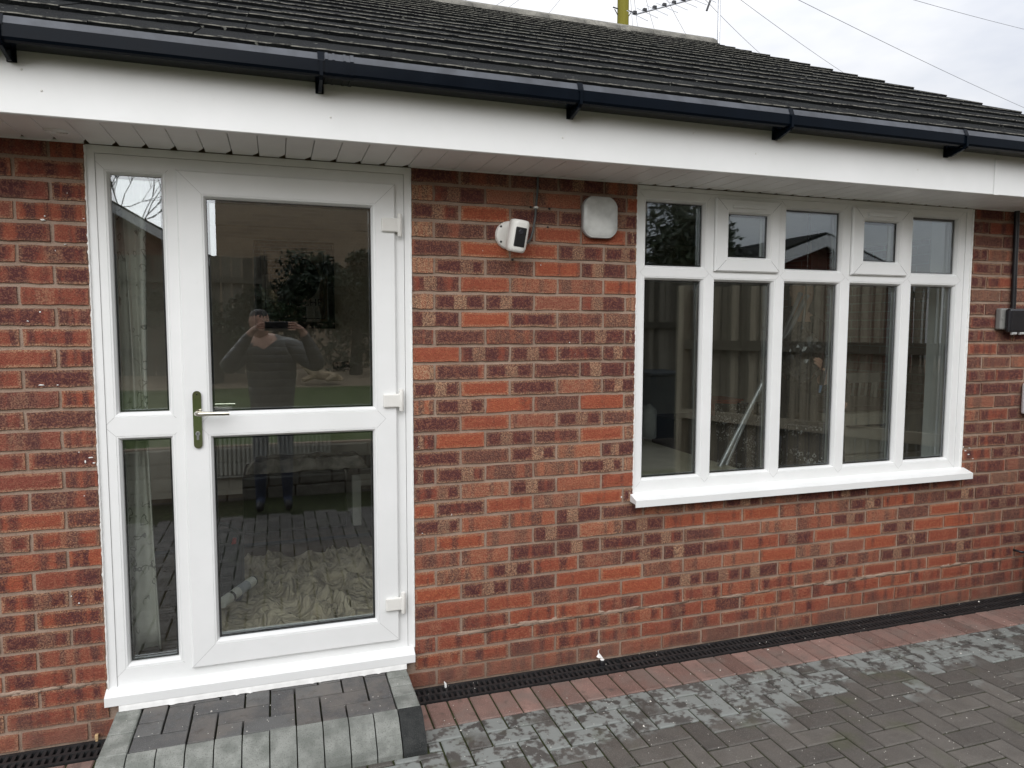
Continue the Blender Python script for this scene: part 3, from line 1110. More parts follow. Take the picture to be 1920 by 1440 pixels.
for r in (.036, .027, .018, .009):
    vt.lathe([(r - .0032, -.001), (r - .002, -.004), (r + .002, -.004), (r + .0032, -.001)], (vp.x, vp.y, 2.2365), 2, 28)
vt.build('round_vent', UPS, soff)

gm = MB()
gp = [(FY - .002, 2.470), (FY - .002, 2.428), (FY - .012, 2.4205), (FY - .092, 2.4150), (FY - .103, 2.419), (FY - .1085, 2.427), (FY - .1085, 2.4655), (FY - .098, 2.490), (FY - .093, 2.4885),
      (FY - .1035, 2.4645), (FY - .1035, 2.428), (FY - .092, 2.420), (FY - .012, 2.425), (FY - .005, 2.431), (FY - .005, 2.470)]
gm.prism(gp, 0, EX0, EX1 - .05)
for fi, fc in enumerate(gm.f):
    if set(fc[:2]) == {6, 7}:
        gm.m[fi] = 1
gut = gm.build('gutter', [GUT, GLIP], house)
gut['label'] = 'black square plastic gutter with grey sky sheen'
for bx in (-.752, .163, 1.105, 2.064, 3.039, 4.02):
    b = MB()
    t = .0055
    b.prism([(FY - .001, 2.388), (FY - .001, 2.4245), (FY - .092, 2.4125), (FY - .110, 2.4205), (FY - .1105, 2.462), (FY - .1165, 2.460), (FY - .1165, 2.412), (FY - .10, 2.402), (FY - .03, 2.384)], 0, bx - t, bx + t)
    b.box(bx - .014, bx + .014, FY - .007, FY - .0005, 2.386, 2.426, 0, .0015)
    b.prism([(FY - .1115, 2.4600), (FY - .1105, 2.4665), (FY - .0985, 2.4945), (FY - .090, 2.4915), (FY - .0915, 2.488), (FY - .0985, 2.491), (FY - .1085, 2.4660)][::-1], 0, bx - .011, bx + .011)
    b.build('gutter_bracket', GUT, gut)
un = MB()
for a, b_ in ((.176, .186), (.200, .208), (.236, .244), (.258, .270)):
    un.prism([(p[0] + (-.0035 if p[0] < FY - .05 else 0), p[1] + (-.003 if p[1] < 2.44 else .0025)) for p in gp[1:9]] + [(FY - .094, 2.486), (FY - .104, 2.4645), (FY - .104, 2.428), (FY - .092, 2.419), (FY - .012, 2.424)], 0, a, b_)
un.prism([(p[0] + (-.0015 if p[0] < FY - .05 else 0), p[1] + (-.0015 if p[1] < 2.44 else .001)) for p in gp[1:9]] + [(FY - .094, 2.487), (FY - .104, 2.4645), (FY - .104, 2.428), (FY - .092, 2.4195), (FY - .012, 2.4245)], 0, .187, .257)
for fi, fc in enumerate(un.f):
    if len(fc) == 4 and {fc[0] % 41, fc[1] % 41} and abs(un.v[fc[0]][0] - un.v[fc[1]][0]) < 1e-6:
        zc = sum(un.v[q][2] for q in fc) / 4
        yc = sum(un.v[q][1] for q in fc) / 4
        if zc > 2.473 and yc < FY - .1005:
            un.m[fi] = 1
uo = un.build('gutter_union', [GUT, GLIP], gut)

# ------------------------------------------------------------------ roof
RP = math.radians(26.2)
cs_, sn_ = math.cos(RP), math.sin(RP)
EY, EZ = -.42, 2.488
GA = .345
NROW = 17
VX = 5.08


def slope(x, s, n=0.0):
    return Vector((x, EY + s * cs_ - n * sn_, EZ + s * sn_ + n * cs_))


RS = GA * 16.35
rm = MB()
a0, a1 = slope(EX0, .03, -.03), slope(EX0, RS, -.03)
b0 = Vector((EX0, 2 * a1.y - a0.y, a0.z))
for xx0, xx1 in ((EX0, VX - .02),):
    vs = []
    for xx in (xx0, xx1):
        vs += [(xx, a0.y, a0.z), (xx, a1.y, a1.z), (xx, b0.y, b0.z)]
    rm.add(vs, [(0, 1, 4, 3), (1, 2, 5, 4), (0, 3, 5, 2), (0, 2, 1), (3, 4, 5)], 0)
roof = rm.build('roof', TILE, house)
roof['label'] = 'low pitched roof of weathered dark concrete tiles with pale worn edges'
gw = MB()
gw.add([(VX - .10, .0, 2.4), (VX - .10, b0.y - .4, 2.4), (VX - .10, a1.y, a1.z - .12), (VX - .02, .0, 2.4), (VX - .02, b0.y - .4, 2.4), (VX - .02, a1.y, a1.z - .12)], [(0, 1, 2), (3, 5, 4), (0, 3, 4, 1), (1, 4, 5, 2), (2, 5, 3, 0)])
gw.box(WALL_R - .02, VX - .1, .24, b0.y - .4, 0, 2.44)
gw.build('gable_wall', NBRICK2, house)


def tile_mesh(seed):
    rr = random.Random(seed)
    mb = MB()
    w, l = .2925, .395
    th = .021
    ns = 8
    vs = []
    for i in range(ns + 1):
        x = -w / 2 + w * i / ns
        j = rr.uniform(-.0022, .0022)
        k_ = rr.uniform(-.0012, .0012)
        prof = [(0 + j, .002), (-.0005 + j, th - .003 + k_), (.0035 + j, th + k_), (l, .004), (l, -.012)]
        vs += [(x, *p) for p in prof]
    fs = []
    mi = []
    for i in range(ns):
        for k_ in range(4):
            fs.append((i * 5 + k_, i * 5 + k_ + 1, i * 5 + k_ + 6, i * 5 + k_ + 5))
            mi.append(1 if k_ == 1 else 0)
    o = 0
    mb.v = vs
    mb.f = fs
    mb.m = mi
    mb.sm = [False] * len(fs)
    e = ns * 5
    for quad in ((0, 1, 2, 3), (0, 3, 4)):
        mb.f.append(tuple(quad)[::-1])
        mb.m.append(0)
        mb.sm.append(False)
        mb.f.append(tuple(q + e for q in quad))
        mb.m.append(0)
        mb.sm.append(False)
    return mb


TM = []
for k in range(6):
    mb = tile_mesh(k)
    me = mb.mesh('roof_tile', [TILE, LIP])
    bm = bmesh.new()
    bm.from_mesh(me)
    bmesh.ops.recalc_face_normals(bm, faces=bm.faces)
    bm.to_mesh(me)
    bm.free()
    TM.append((mb, me))
tiles = []
rnd = random.Random(21)
for r in range(NROW):
    off = (r % 2) * .1475
    x = VX - .1475 - off
    if off:
        p = proj(slope(VX - .07, r * GA + .1))
        tiles.append((0 if p and p[0] < 2080 else 1, p[2] if p else 99, VX - .07375, r * GA, r, 0.0, 0.0, 10 + rnd.randrange(6)))
    while x > -3.2:
        s0 = r * GA
        if s0 + .3 < RS + .2:
            p = proj(slope(x, s0 + .1))
            vis = p and -160 < p[0] < 2080 and p[1] > -50
            tiles.append((0 if vis else 1, p[2] if p else 99, x, s0, r, rnd.uniform(-.003, .003), rnd.uniform(-.005, .005), rnd.randrange(6)))
        x -= .295
tiles.sort()
rest = MB()
rot = Matrix.Rotation(RP, 4, 'X')
for i, (nv, dz, x, s0, r, jx, js, k) in enumerate(tiles):
    half = k >= 10
    k = k % 10
    P = slope(x + jx, s0 + js, rnd.uniform(-.001, .003))
    mw = Matrix.Translation(P) @ Matrix.Rotation(rnd.uniform(-.006, .006), 4, 'Z') @ rot @ Matrix.Diagonal((.5 if half else 1, 1, 1, 1))
    if i < 300 and not nv:
        o = bpy.data.objects.new('roof_tile', TM[k][1])
        C.objects.link(o)
        o.matrix_world = mw
        o.location = P
        attach(o, roof)
    elif not nv:
        mb = TM[k][0]
        o0 = rest.add([mw @ Vector(v) for v in mb.v], [], 0)
        for f_, m_ in zip(mb.f, mb.m):
            rest.f.append(tuple(q + o0 for q in f_))
            rest.m.append(m_)
            rest.sm.append(False)
if rest.v:
    ro = rest.build('farther_tiles', [TILE, LIP], roof)
    ro['kind'] = 'stuff'
# verge closing strip and ridge
x = VX + .03
rid = slope(0, RS)
L = .43
x = VX - .02
k = 0
while x > -1.2:
    rb_ = MB()
    seg = 9
    vs = []
    r0 = .115
    for e, xx in enumerate((x - L + .006, x - .004)):
        for j in range(seg):
            a = math.radians(-8 + 196 * j / (seg - 1))
            vs.append((xx, rid.y + r0 * math.cos(a), rid.z - .055 + .95 * r0 * math.sin(a)))
        for j in range(seg):
            a = math.radians(-8 + 196 * j / (seg - 1))
            vs.append((xx, rid.y + (r0 - .018) * math.cos(a), rid.z - .055 + .95 * (r0 - .018) * math.sin(a)))
    fs = [(j, j + 1, 2 * seg + j + 1, 2 * seg + j) for j in range(seg - 1)]
    fs += [(j, j + 1, seg + j + 1, seg + j) for j in range(seg - 1)] + [(2 * seg + j, 2 * seg + j + 1, 3 * seg + j + 1, 3 * seg + j) for j in range(seg - 1)]
    rb_.add(vs, fs, 0, True)
    rb_.build('ridge_tile', RIDGE, roof, org=(x - L / 2, rid.y, rid.z))
    x -= L
    k += 1
rmo = MB()
rmo.tube([(VX - .03, rid.y, rid.z - .02), (-1.2, rid.y, rid.z - .02)], .085, 10)
rmo.build('ridge_mortar', RIDGE, roof)

# ------------------------------------------------------------------ room behind the glass
RF = .185
rmn = MB()
rmn.box(-2.6, 4.9, .24, 3.6, RF - .06, RF)
rf = tag(rmn.build('room_floor', OAK), None, None, None, 'structure')
rmn = MB()
rmn.box(-2.6, 4.9, .24, 3.6, 2.40, 2.44)
tag(rmn.build('room_ceiling', CEIL), None, None, None, 'structure')
rmn = MB()
rmn.box(-2.6, 4.9, 3.30, 3.42, RF, 2.40)
for wx, ya_, yb_ in ((-2.6, .7, 2.9), (4.6, 1.0, 2.9)):      # side walls, each with an unseen opening added to let daylight in
    rmn.box(wx, wx + .1, .24, ya_, RF, 2.40)
    rmn.box(wx, wx + .1, yb_, 3.30, RF, 2.40)
    rmn.box(wx, wx + .1, ya_, yb_, RF, .95)
    rmn.box(wx, wx + .1, ya_, yb_, 2.25, 2.40)
rmn.box(1.30, 1.40, .24, 3.30, RF, 2.40)
tag(rmn.build('room_wall', PLASTER), None, None, None, 'structure')

# ================================================================== ground
gd = MB()
gd.add([(-60, -90, -.055), (60, -90, -.055), (60, 120, -.055), (-60, 120, -.055)], [(0, 1, 2, 3)])
tag(gd.build('ground', DRIVE), None, None, None, 'structure')
pv = MB()
pv.box(-3.0, 5.0, -3.9, -.1365, -.05, -.0075)
paving = tag(pv.build('block_paving', JOINT), None, None, None, 'structure')
CB = .0938


def block_mesh(x0, x1, y0, y1, seed, z=0.0, th=.05, gapw=.0034, ch=.0042, mats=None):
    rr = random.Random(seed)
    mb = MB()
    x0 += gapw
    x1 -= gapw
    y0 += gapw
    y1 -= gapw
    cs4 = [(x0, y0), (x1, y0), (x1, y1), (x0, y1)]
    tz = [z + rr.uniform(-.0012, .0012) for _ in range(4)]
    cx_, cy_ = (x0 + x1) / 2, (y0 + y1) / 2

    def ins(p, d):
        return (p[0] + (d if p[0] < cx_ else -d), p[1] + (d if p[1] < cy_ else -d))
    cs4 = [(p[0] + rr.uniform(-.0008, .0008), p[1] + rr.uniform(-.0008, .0008)) for p in cs4]
    vs = [(*p, z - th) for p in cs4] + [(*p, tz[i] - ch) for i, p in enumerate(cs4)] + [(*ins(p, ch), tz[i]) for i, p in enumerate(cs4)]
    fs = []
    for a in (0, 4):
        fs += [(a + i, a + (i + 1) % 4, a + 4 + (i + 1) % 4, a + 4 + i) for i in range(4)]
    fs.append((8, 9, 10, 11))
    mb.add(vs, fs)
    sd = rr.random()
    mb.at['seed'] = [sd] * len(vs)
    return mb


RY0, RY1 = -.327, -.137
RAX0, RAX1 = -.612, .503
X_ORG, Y_ORG = 1.403, -.606          # corner of one stretcher in the herringbone
blocks = []
i0, i1 = int((-2.6 - X_ORG) / CB), int((4.9 - X_ORG) / CB)
j0, j1 = int((-3.2 - Y_ORG) / CB) - 1, int((RY0 - Y_ORG) / CB) + 3
for i in range(i0, i1 + 1):
    for j in range(j0, j1 + 1):
        m = (i - j) % 4
        xx, yy = X_ORG + i * CB, Y_ORG + j * CB
        if m == 0:
            r = [xx, xx + 2 * CB, yy, yy + CB]
        elif m == 3:
            r = [xx, xx + CB, yy, yy + 2 * CB]
        else:
            continue
        r[3] = min(r[3], RY0)
        if r[3] - r[2] < .02:
            continue
        if r[1] > RAX0 + .01 and r[0] < RAX1 - .01 and r[3] > -.478:
            if r[2] < -.478 - .02:
                if r[1] > RAX1 + .012:
                    blocks.append((0, 3.0, [max(r[0], RAX1 + .003), r[1], -.478, r[3]]))
                r[3] = -.480
            elif r[0] < RAX1 + .003 and r[1] > RAX1 + .008:
                r[0] = RAX1 + .003
            elif r[1] > RAX0 and r[0] < RAX0 - .04:
                r[1] = RAX0
            else:
                continue
        ps = [proj((a, b, 0)) for a in r[:2] for b in r[2:]]
        vis = any(p and -30 < p[0] < 1950 and p[1] < 1460 for p in ps)
        d = min([p[2] for p in ps if p] or [9])
        blocks.append((0 if vis else 1, d, r))
blocks.sort(key=lambda b: (b[0], b[1]))
far = MB()
for k, (nv, d, r) in enumerate(blocks):
    mb = block_mesh(*r, seed=int(r[0] * 977 + r[2] * 7919 + 40000))
    if k < 290 and not nv:
        mb.build('paving_block', PAV, paving, org=((r[0] + r[1]) / 2, (r[2] + r[3]) / 2, 0))
    else:
        far.add(mb.v, mb.f)
        far.at.setdefault('seed', []).extend(mb.at['seed'])
if far.v:
    fo = far.build('farther_blocks', PAV, paving)
    fo['kind'] = 'stuff'
x = X_ORG - CB * 40
k = 0
while x < 4.9:
    x1 = x + CB
    a = x
    if not (x1 > RAX0 + .01 and x1 < RAX1 + .03):
        if x < RAX1 + .003 < x1:
            a = RAX1 + .003
        p = proj(((a + x1) / 2, -.23, 0))
        if x1 - a > .02 and x1 > -2.6:
            block_mesh(a, x1, RY0, RY1, seed=5000 + k).build('edging_block', RED, paving, org=((a + x1) / 2, -.23, 0))
    x = x1
    k += 1

# ---- drain channel
def drain(x0, x1, label):
    root = empty('drain_channel', ((x0 + x1) / 2, -.07, 0), label, 'drain', 'drain channel along the wall')
    ch = MB()
    ya, yb = -.1335, -.004
    ch.box(x0, x1, ya, yb, -.06, -.045)
    ch.box(x0, x1, ya, ya + .004, -.045, -.001)
    ch.box(x0, x1, yb - .004, yb, -.045, -.001)
    ch.build('channel', VOID, root)
    n = max(1, int(round((x1 - x0) / 1.0)))
    for s in range(n):
        a, b = x0 + (x1 - x0) * s / n + .0015, x0 + (x1 - x0) * (s + 1) / n - .0015
        g = MB()
        za, zb = -.022, .0
        ym = (ya + yb) / 2
        for (c, d) in ((ya + .005, ya + .017), (ym - .007, ym + .007), (yb - .017, yb - .005)):
            g.box(a, b, c, d, za, zb)
        sp_ = .0245
        m = int((b - a) / sp_)
        for q in range(m + 1):
            xx = a + (b - a - .011) * q / m
            for (c, d, sh) in ((ya + .017, ym - .007, 0), (ym + .007, yb - .017, sp_ * .5)):
                x_ = xx + sh
                if x_ + .011 < b:
                    g.box(x_, x_ + .0115, c, d, za, zb - .0015)
        g.build('grate', GRATE, root)
    return root


drain(RAX1 + .004, 4.50, 'black slotted drain grate along the wall right of the door ramp')
drain(-1.55, RAX0 - .002, 'black slotted drain grate along the wall left of the door ramp')

# ---- ramp in front of the door
rmp = MB()
rmp.box(RAX0 + .012, RAX1 - .010, -.37, .0, -.05, .088)
ramp = tag(rmp.build('door_ramp', JOINT), None, None, None, 'structure')
TZ = .1145
KY = -.345
nk = 12
kx = [RAX0 + (RAX1 - RAX0) * i / nk for i in range(nk + 1)]


def kerb(x0, x1, seed, mat, shrink=.0022):
    rr = random.Random(seed)
    mb = MB()
    prof = [(KY, .06), (KY, TZ - .001), (KY - .026, TZ - .006), (KY - .048, TZ - .014), (KY - .060, TZ - .026), (-.462, .035), (-.474, .010), (-.478, -.04)]
    dz = rr.uniform(-.002, .002)
    e = 0.0
    if seed == 0:
        e = 0
    mb.prism([(p[0], p[1] + dz) for p in prof], 0, x0 + shrink, x1 - shrink, 0)
    mb.at['seed'] = [rr.random()] * len(mb.v)
    return mb.build('kerb_block', mat, ramp, org=((x0 + x1) / 2, KY - .06, 0))


for i in range(nk):
    kerb(kx[i], kx[i + 1], i + 40, KERBD if i == nk - 1 else KERB)
# side courses
for side, (xa, xb) in enumerate(((RAX0, RAX0 + CB), (RAX1 - CB, RAX1))):
    ys = [-.03, -.092, -.168, -.250, KY + .0] if side else [-.03, -.20, KY]
    for i in range(len(ys) - 1):
        b = block_mesh(xa, xb, ys[i + 1], ys[i], seed=700 + side * 10 + i, z=TZ, th=.09, ch=.004)
        b.build('ramp_edge_block', KERB, ramp, org=((xa + xb) / 2, (ys[i] + ys[i + 1]) / 2, TZ))
# field of the ramp: small herringbone cut to fit
xo, yo = RAX0 + CB, KY
fx1, fy1 = RAX1 - CB, -.03
cw = (fx1 - xo) / 10
chh = (fy1 - yo) / 3.3
for i in range(-2, 12):
    for j in range(-2, 5):
        m = (i + j) % 4
        xx, yy = xo + i * cw, yo + j * chh
        if m == 0:
            r = [xx, xx + 2 * cw, yy, yy + chh]
        elif m == 2:
            r = [xx, xx + cw, yy, yy + 2 * chh]
        else:
            continue
        r = [max(r[0], xo), min(r[1], fx1), max(r[2], yo), min(r[3], fy1)]
        if r[1] - r[0] < .02 or r[3] - r[2] < .015:
            continue
        if m == 2:
            pass
        b = block_mesh(*r, seed=900 + i * 17 + j, z=TZ, th=.05, ch=.002)
        b.build('ramp_block', RAMP, ramp, org=((r[0] + r[1]) / 2, (r[2] + r[3]) / 2, TZ))

# ---- loose bits on the ground
bits = MB()
rnd = random.Random(77)
for k in range(700):
    if k < 610:
        xx, yy = rnd.uniform(.55, 4.2), rnd.uniform(-1.5, -.14)
        zz = .0005
    elif k < 660:
        xx, yy = rnd.uniform(-.58, .48), rnd.uniform(-.34, -.06)
        zz = TZ + .0005
    else:
        xx, yy = rnd.uniform(.55, 4.1), rnd.uniform(-.13, -.005)
        zz = .0005
    s = rnd.uniform(.0012, .0032) * (2.0 if rnd.random() < .05 else 1)
    a = rnd.uniform(0, 6.28)
    pts = [(xx + math.cos(a + t) * s * rnd.uniform(.5, 1.2), yy + math.sin(a + t) * s * rnd.uniform(.5, 1.2), zz) for t in (0, 1.6, 3.1, 4.7)]
    bits.add(pts + [(xx, yy, zz + s * .8)], [(0, 1, 4), (1, 2, 4), (2, 3, 4), (3, 0, 4)])
tag(bits.build('pale_grit', simple('pale_grit', (0.62, 0.60, 0.54), 0.9, var=0.3, vscale=60)), 'scattered pale crumbs and chips on the paving', 'grit', None, 'stuff')

# sealant nozzle cap with a torn wrapper, on the drain
cp = pixZ(1127, 1245, .0)
root = empty('bottle_cap', (cp.x, -.055, .0), 'small black cap with white end and torn wrapper on the drain grate', 'cap')
mb = MB()
mb.lathe([(.0135, .0005), (.0140, .004), (.0130, .024), (.0115, .026)], (cp.x, -.055, 0), 2, 18)
mb.build('cap', BLK, root)
mb = MB()
mb.lathe([(.0100, .0262), (.0100, .0285), (.006, .029)], (cp.x, -.055, 0), 2, 18)
mb.build('cap_insert', SIL, root)
mb = MB()
base = Vector((cp.x - .002, -.042, .024))
mb.add([base + Vector(v) for v in ((.014, 0, .002), (-.004, .006, .026), (-.020, .004, .012), (-.012, -.004, .008), (-.008, .004, .040), (-.013, .005, .038), (-.002, .007, .046), (-.010, .004, .024))],
       [(0, 1, 3), (1, 2, 3), (1, 7, 2), (7, 1, 4, 5), (4, 6, 5)])
wr = mb.build('wrapper_scrap', SIL, root)
wr.modifiers.new('thick', 'SOLIDIFY').thickness = .0012
for i, (px, py, h, lab) in enumerate(((833, 1283, .030, 'white foam scrap standing on the drain grate by the ramp'),)):
    p = pixZ(px, py, .0)
    mb = MB()
    mb.tube([(p.x, -.03, .0), (p.x - .001, -.029, .014), (p.x - .006, -.028, .026)], [.0055, .006, .002], 7)
    tag(mb.build('foam_scrap', SIL), lab, 'scrap')
mb = MB()
p = pixY(182, 1379, -.006)
mb.box(p.x - .006, p.x + .006, -.018, -.004, .008, .026, 0, .002)
mb.box(p.x - .004, p.x + .004, -.016, -.006, -.001, .009, 0)
tag(mb.build('wood_chip', simple('fresh_wood', (.55, .38, .2), .8)), 'small pale wood chip against the wall left of the ramp', 'wood chip')

# ================================================================== fittings on the wall
# security camera
root = empty('security_camera', (.99, 0, 1.975), 'white security camera with black lens panel on a round wall plate', 'camera')
mb = MB()
mb.lathe([(.040, -.022), (.055, -.0215), (.060, -.018), (.061, -.0005)], (.968, 0, 1.975), 1, 40)
mb.build('wall_plate', WHITE, root)
for dz in (.035, -.03):
    mb = MB()
    mb.lathe([(.0045, -.0012), (.005, 0)], (.968 - .040, -.0218, 1.975 + dz), 1, 10)
    mb.build('screw', BLK, root)
mb = MB()
mb.tube([(.968, -.02, 1.97), (.985, -.055, 1.972)], .017, 16)
mb.build('arm', WHITE, root)


def rounded(w, d, r, n=6):
    pts = []
    for cx_, cy_, a0_ in ((w / 2 - r, d / 2 - r, 0), (-w / 2 + r, d / 2 - r, 90), (-w / 2 + r, -d / 2 + r, 180), (w / 2 - r, -d / 2 + r, 270)):
        for k_ in range(n + 1):
            a = math.radians(a0_ + 90 * k_ / n)
            pts.append((cx_ + r * math.cos(a), cy_ + r * math.sin(a)))
    return pts


def body(prof_w, prof_d, r, layers, mi=0):
    """stacked rounded rectangles: layers of (z, scale)"""
    mb = MB()
    vs, n = [], 0
    for z, s in layers:
        ring = rounded(prof_w * s, prof_d * s, r * s)
        n = len(ring)
        vs += [(p[0], p[1], z) for p in ring]
    fs = [(i * n + k_, i * n + (k_ + 1) % n, (i + 1) * n + (k_ + 1) % n, (i + 1) * n + k_) for i in range(len(layers) - 1) for k_ in range(n)]
    mb.add(vs, fs, mi, True)
    mb.add(vs[:n], [tuple(range(n))[::-1]], mi)
    mb.add(vs[-n:], [tuple(range(n))], mi)
    return mb


CT = Matrix.Translation((.978, -.095, 1.963)) @ Matrix.Rotation(math.radians(2), 4, 'Z') @ Matrix.Rotation(math.radians(7), 4, 'Y') @ Matrix.Rotation(math.radians(8), 4, 'X') @ Matrix.Scale(1.06, 4)
mb = body(.078, .068, .027, [(-.064, .74), (-.061, .86), (-.055, .94), (-.046, 1.0), (.046, 1.0), (.055, .96), (.061, .86), (.063, .7)])
mb.v = [tuple(CT @ Vector(v)) for v in mb.v]
mb.build('body', WHITE, root)
mb = MB()
mb.box(-.0225, .0225, -.0372, -.0320, -.042, .034, 0, .003)
mb.v = [tuple(CT @ Vector(v)) for v in mb.v]
mb.build('lens_panel', BLK, root)
mb = MB()
mb.lathe([(.0085, -.0388), (.0105, -.0378), (.0105, -.037)], (0, 0, .016), 1, 20)
mb.v = [tuple(CT @ Vector(v)) for v in mb.v]
mb.build('lens', simple('lens_glass', (.02, .022, .03), .08), root)
mb = MB()
pts = [(1.101, -.008, 2.232), (1.099, -.008, 2.17), (1.092, -.009, 2.10), (1.089, -.010, 2.06), (1.078, -.012, 2.00), (1.066, -.016, 1.965), (1.045, -.030, 1.945), (1.020, -.05, 1.944)]
mb.tube(pts, .0048, 10)
cab = tag(mb.build('cable', simple('grey_cable', (.085, .09, .088), .6)), 'thin grey cable running from the soffit down to the security camera', 'cable')
mb = MB()
mb.box(1.083, 1.101, -.0155, -.001, 2.096, 2.106, 0, .002)
mb.build('clip', WHITE, cab)
for px, py in ((1030, 391), (1027, 426), (995, 388), (961, 487)):
    p = pixY(px, py)
    mb = MB()
    mb.lathe([(.0030, -.0030), (.0042, -.0026), (.0045, .004)], (p.x, -.0005, p.z), 1, 9)
    o = mb.build('old_screw_hole', BLK, wall)

# alarm bell box
root = empty('alarm_box', (1.392, 0, 2.07), 'faded grey rounded-square alarm box high beside the window', 'alarm box')


def squircle(w, h, r, bulge, n=9):
    pts = rounded(w, h, r, n)
    out = []
    for x_, z_ in pts:
        fx_ = 1 + bulge * (1 - (2 * z_ / h) ** 2) / w * 2
        fz_ = 1 + bulge * (1 - (2 * x_ / w) ** 2) / h * 2
        out.append((x_ * fx_, z_ * fz_))
    return out


mb = MB()
base = squircle(.158, .172, .038, .009)
vs, n = [], len(base)
lay = [(-.002, .95), (-.014, .99), (-.026, 1.0), (-.032, .99), (-.0345, .965), (-.0335, .945), (-.035, .93), (-.039, .88), (-.041, .7), (-.042, .35)]
for y, s in lay:
    vs += [(1.392 + p[0] * s, y, 2.070 + p[1] * s) for p in base]
fs = [(i * n + k_, i * n + (k_ + 1) % n, (i + 1) * n + (k_ + 1) % n, (i + 1) * n + k_) for i in range(len(lay) - 1) for k_ in range(n)]
mb.add(vs[:n * 5], [f_ for f_ in fs if max(f_) < n * 5], 1, True)
mb.add(vs, [f_ for f_ in fs if min(f_) >= n * 4], 0, True)
mb.add(vs[-n:], [tuple(range(n))], 0)
mb.build('cover', [BELL, simple('bell_box_rim', (.33, .335, .33), .45)], root)
mb = MB()
mb.tube([(1.392 + .030 * math.cos(a), -.0395, 1.999 + .012 * math.sin(a)) for a in np.linspace(.25, math.pi - .25, 12)], .0011, 6)
mb.build('finger_catch', BELL, root)

# outdoor socket, conduit, white box
root = empty('outdoor_socket', (3.98, 0, 1.62), 'grey weatherproof socket with black lid on the wall right of the window', 'socket')
mb = MB()
mb.box(3.868, 4.14, -.036, -.001, 1.572, 1.692, 0, .008)
mb.build('back_box', GREY, root)
mb = MB()
mb.box(3.895, 4.15, -.070, -.0365, 1.556, 1.690, 0, .012)
mb.build('lid', simple('smoked_lid', (.014, .014, .017), .22), root)
for x_ in (3.945, 4.005):
    mb = MB()
    mb.box(x_ - .018, x_ + .018, -.064, -.046, 1.542, 1.560, 0, .005)
    mb.box(x_ - .012, x_ + .012, -.068, -.062, 1.546, 1.556, 0, .002)
    mb.build('clip', simple('clear_clip', (.45, .46, .45), .2), root)
mb = MB()
mb.lathe([(.0085, -.002), (.010, 0)], (3.883, -.0362, 1.634), 1, 14)
mb.build('knockout', GREY, root)
mb = MB()
mb.tube([(3.982, -.018, 1.69), (3.975, -.018, 2.0), (3.970, -.018, 2.236)], .0135, 14)
tag(mb.build('conduit', BLK), 'black conduit pipe from the soffit down to the outdoor socket', 'pipe')
root = empty('wall_bell_push', (4.15, 0, 1.17), 'white rounded plastic box at the right edge below the socket', 'box')
mb = body(.13, .05, .024, [(-.088, .9), (-.084, .97), (-.076, 1), (.072, 1), (.084, .96), (.09, .86)])
mb.v = [(v[0] + 4.160, v[1] * 1.0 - .027, v[2] + 1.173) for v in mb.v]
mb.build('housing', simple('white_box', (.66, .66, .68), .3, var=.04), root)
mb = MB()
mb.box(4.112, 4.2, -.0545, -.052, 1.115, 1.185, 0, .001)
mb.build('inset_panel', simple('box_panel', (.40, .41, .44), .3), root)

# black gate at the right edge
root = empty('side_gate', (4.30, -.4, 0), 'black metal gate standing against the wall at the right edge', 'gate')
mb = MB()
mb.box(4.200, 4.245, -.085, -.030, .0, .60, 0, .003)
mb.build('post', BLK, root)
mb = MB()
mb.box(4.212, 4.232, -.9, -.086, .05, .58, 0, .002)
mb.build('panel', BLK, root)
for z in (.13, .50):
    mb = MB()
    mb.box(4.204, 4.240, -.9, -.0865, z - .02, z + .02, 0, .002)
    mb.build('rail', BLK, root)
mb = MB()
p = pixY(1901, 1031)
mb.tube([(p.x, .012, p.z), (p.x, -.03, p.z), (p.x + .012, -.042, p.z - .002), (4.20, -.05, p.z - .012)], .007, 8)
mb.build('hinge_pin', BLK, root)

# ================================================================== beyond the roof: pole, wires, aerial
pb = CAM + ray(1168, 40) * (15.2)
px_, py_ = pb.x, pb.y
top = CAM + ray(1168, -165) * ((py_ - CAM.y) / ray(1168, -165).y)
root = empty('utility_pole', (px_, py_, 0), 'yellow-green wooden utility pole rising behind the roof ridge', 'pole')
mb = MB()
mb.tube([(px_, py_, -.04), (px_, py_, 4), (px_, py_, top.z + .3)], [.15, .135, .118], 20)
mb.build('shaft', POLE, root)
for side in (-1, 1):
    mb = MB()
    a = CAM + ray(1168 + side * 8, 19) * 15.2
    mb.tube([(px_ + side * .10, py_, a.z), (px_ + side * .24, py_, a.z - .02 * side)], .014, 8)
    mb.tube([(px_ + side * .11, py_, a.z - .15), (px_ + side * .20, py_, a.z - .015)], .010, 8)
    mb.build('step_bracket', BLK, root)
ends = [((1427, 97), 34), ((1590, 137), 40), ((1920, 197), 38), ((1925, 51), 36), ((1018, 32), 40), ((937, 20), 40), ((1187, 56), 44), ((1197, 58), 42), ((1230, 62), 40), ((1292, 70), 40), ((800, 30), 38), ((890, 30), 40)]
wl = ['thin cable descending right of the aerial mast behind the roof', 'overhead cable crossing the sky to the right of the aerial mast', 'longest overhead cable sloping down to the right frame edge',
      'flattest overhead cable in the top right corner of the sky', 'overhead cable running down left of the pole, nearest to it', 'overhead cable down left of the pole, second from it',
      'overhead cable just right of the pole, nearest to it', 'overhead cable right of the pole, second from it', 'overhead cable right of the pole, third from it', 'overhead cable right of the pole under the aerial boom',
      'overhead cable at the far left of the sky', 'overhead cable down left of the pole, third from it']
